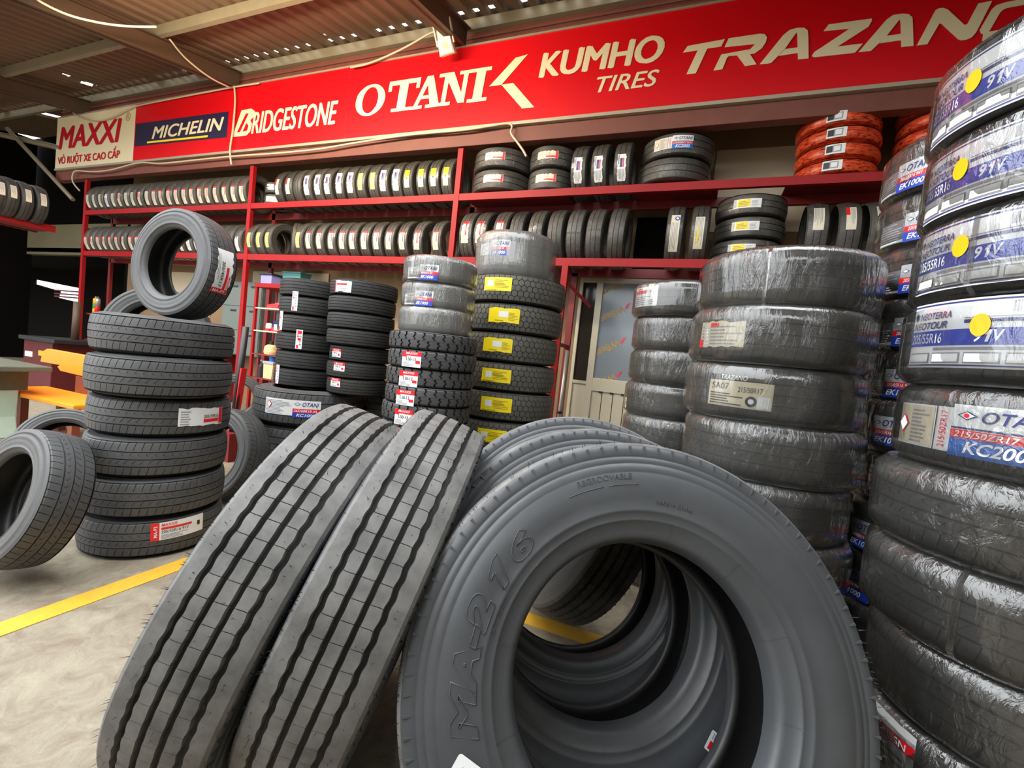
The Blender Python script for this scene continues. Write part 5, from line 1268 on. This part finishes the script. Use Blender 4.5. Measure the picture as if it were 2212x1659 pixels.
# black jack handle with red frame beside the left stack
jb = atY(508, 850, 3.1); jt = atY(531, 706, 3.1)
jk = thing('trolley_jack', 'black handle of a red jack standing right of the left stack', 'jack', (jb.x, 3.1, 0))
B().tube([(0, 0, 0.25), (jt.x - jb.x, 0, jt.z)], 0.03, 12).put('handle', MAT['black'], jk, None, True)
B().box(-0.06, -0.02, 0.05, -0.02, 0.04, 0.9, 0, Matrix.Rotation(0.12, 3, 'Y')).put('frame', MAT['lred'], jk)
B().box(-0.1, -0.1, 0.0, 0.1, 0.2, 0.27).put('chassis', MAT['darkred'], jk)

# ------------------------------------------------------------------ seating corner at far left
bn = thing('wooden_bench', 'orange varnished wooden bench behind the stone table at left', 'bench', (-5.9, 2.75, 0))
BY = 2.75
a = atY(84, 762, BY); c = atY(185, 768, BY); e = atY(185, 818, BY)
B().prism([(-0.80, 0.68), (-0.76, 0.80), (-0.68, 0.835), (0.75, 0.825), (0.75, 0.585), (-0.40, 0.62), (-0.46, 0.66), (-0.42, 0.68)], 0.0, 0.045).put('backrest', MAT['wood_orange'], bn, None, bevel=0.006)
B().box(-0.62, -0.42, 0.385, 0.8, 0.0, 0.43).put('seat', MAT['wood_orange'], bn, None, bevel=0.012)
for x in (-0.3, 0.6):
    for y in (-0.36, -0.06): B().box(x, y, 0, x + 0.07, y + 0.06, 0.385).put('leg', MAT['wood_brown'], bn)
B().tube(smooth_path([(0.3, -0.05, 0.43), (0.27, -0.05, 0.5), (0.33, -0.05, 0.55), (0.29, 0.0, 0.64)], 5), 0.025, 8).put('armrest', MAT['wood_brown'], bn, None, True)
B().box(-0.1, 0.0, 0.43, 0.7, 0.04, 0.6).put('back_support', MAT['wood_brown'], bn)
tb = thing('stone_table', 'speckled stone table with mint legs at the far left', 'table', (-6.35, 2.10, 0))
B().prism([(-0.75, 0.66), (0.62, 0.66), (0.62, 0.71), (-0.75, 0.71)], -0.35, 0.35).put('tabletop', MAT['table'], tb, None, bevel=0.01)
B().box(-0.7, -0.28, 0.46, 0.36, 0.28, 0.66).put('apron', MAT['table'], tb)
for x in (-0.5, 0.30): B().prism([(x - 0.08, 0), (x + 0.08, 0), (x + 0.035, 0.2), (x + 0.06, 0.46), (x - 0.06, 0.46), (x - 0.035, 0.2)], -0.22, 0.22).put('leg', MAT['mint'], tb, None, bevel=0.01)
mc = thing('tire_changer', 'dark red workshop machine with an upright column in the shadows at left', 'machine', (-9.3, 4.1, 0))
B().box(-0.45, -0.3, 0, 0.35, 0.3, 0.78).put('cabinet', MAT['machine'], mc, None, bevel=0.01)
B().box(-0.5, -0.35, 0.78, 0.5, 0.35, 0.84).put('worktop', MAT['black'], mc, None, bevel=0.01)
B().tube([(0.05, 0.1, 0.84), (0.07, 0.1, 1.45)], 0.05, 14).put('column', MAT['brownbeam'], mc, None, True)
B().box(-0.38, -0.31, 0.52, -0.18, -0.3, 0.6).put('plate', MAT['cream'], mc)
B().box(0.0, -0.31, 0.56, 0.3, -0.3, 0.64).put('plate', MAT['lolive'], mc)

# ------------------------------------------------------------------ floodlight and cables
fp = atY(962, 92, 4.62)
fo = thing('floodlight', 'white LED floodlight hanging at the top edge of the longest red sign', 'lamp', fp)
Rl = Matrix.Rotation(-0.12, 4, 'Y') @ Matrix.Rotation(math.radians(28), 4, 'X')
bb = B(); bb.prism([(-0.10, -0.12), (0.10, -0.12), (0.07, 0.16), (-0.07, 0.16)], -0.02, 0.05); bb.put('housing', MAT['lamp'], fo, Rl, bevel=0.008)
bb = B().box(-0.085, -0.03, -0.11, 0.085, -0.02, 0.03); bb.put('lens', MAT['cream'], fo, Rl)
B().box(-0.03, -0.034, -0.065, 0.04, -0.03, 0.0).put('led_chip', MAT['chip'], fo, Rl)
B().box(-0.115, -0.01, -0.02, -0.10, 0.02, 0.2).box(0.10, -0.01, -0.02, 0.115, 0.02, 0.2).box(-0.115, -0.01, 0.2, 0.115, 0.02, 0.215).put('bracket', MAT['lamp'], fo, Rl)
def cable(pts, label, r=0.013, mat='cable'):
    ps = smooth_path(pts, 6); base = ps[0]
    o = B().tube([p - base for p in ps], r, 8).put('cable', MAT[mat], None, None, True); o.location = base
    tag(o, label, 'cable', 'cream cables'); return o
CY = 4.83
cable([atY(x, y, CY) for x, y in ((172, 412), (158, 394), (157, 378), (166, 369), (200, 371), (240, 367), (300, 352), (350, 353), (430, 345), (500, 338), (600, 331), (690, 322), (760, 310), (880, 292), (1000, 281), (1060, 272), (1095, 267), (1106, 272), (1104, 288), (1118, 308), (1130, 325), (1137, 338))], 'long cream cable running along the bottom edge of the sign boards')
def roofpt(px, py, drop=0.40):
    d_ = ray(px, py); t_ = (roofz(0) - drop - CH) / (d_.z - 0.2167 * d_.y); return CP + d_ * t_
cable([roofpt(x, y) for x, y in ((60, -20), (90, 5), (150, 33), (220, 50), (280, 57), (338, 58))], 'cream cable hanging under the rafters at the top left', 0.012)
cable([atX(x, y, -6.84) for x, y in ((366, 84), (400, 125), (450, 165), (492, 187))] + [atY(503, 190, CY)], 'cream cable along the left rafter down to the sign joint', 0.012)
cable([atY(x, y, 4.82) for x, y in ((506, 186), (508, 220), (503, 280), (497, 325), (500, 356))], 'cream cable hanging down over the joint of the red sign boards', 0.014)
cable([atY(x, y, 4.82) for x, y in ((158, 244), (175, 254), (205, 262), (240, 255), (275, 238), (300, 228), (400, 208), (495, 190), (512, 187), (560, 180))], 'wavy cream cable draped over the cream sign board', 0.011)
cable([atY(x, y, 4.80) for x, y in ((757, 146), (790, 139), (830, 124), (880, 100), (925, 74), (942, 68))], 'cream cable rising from the sign top to the floodlight', 0.012)
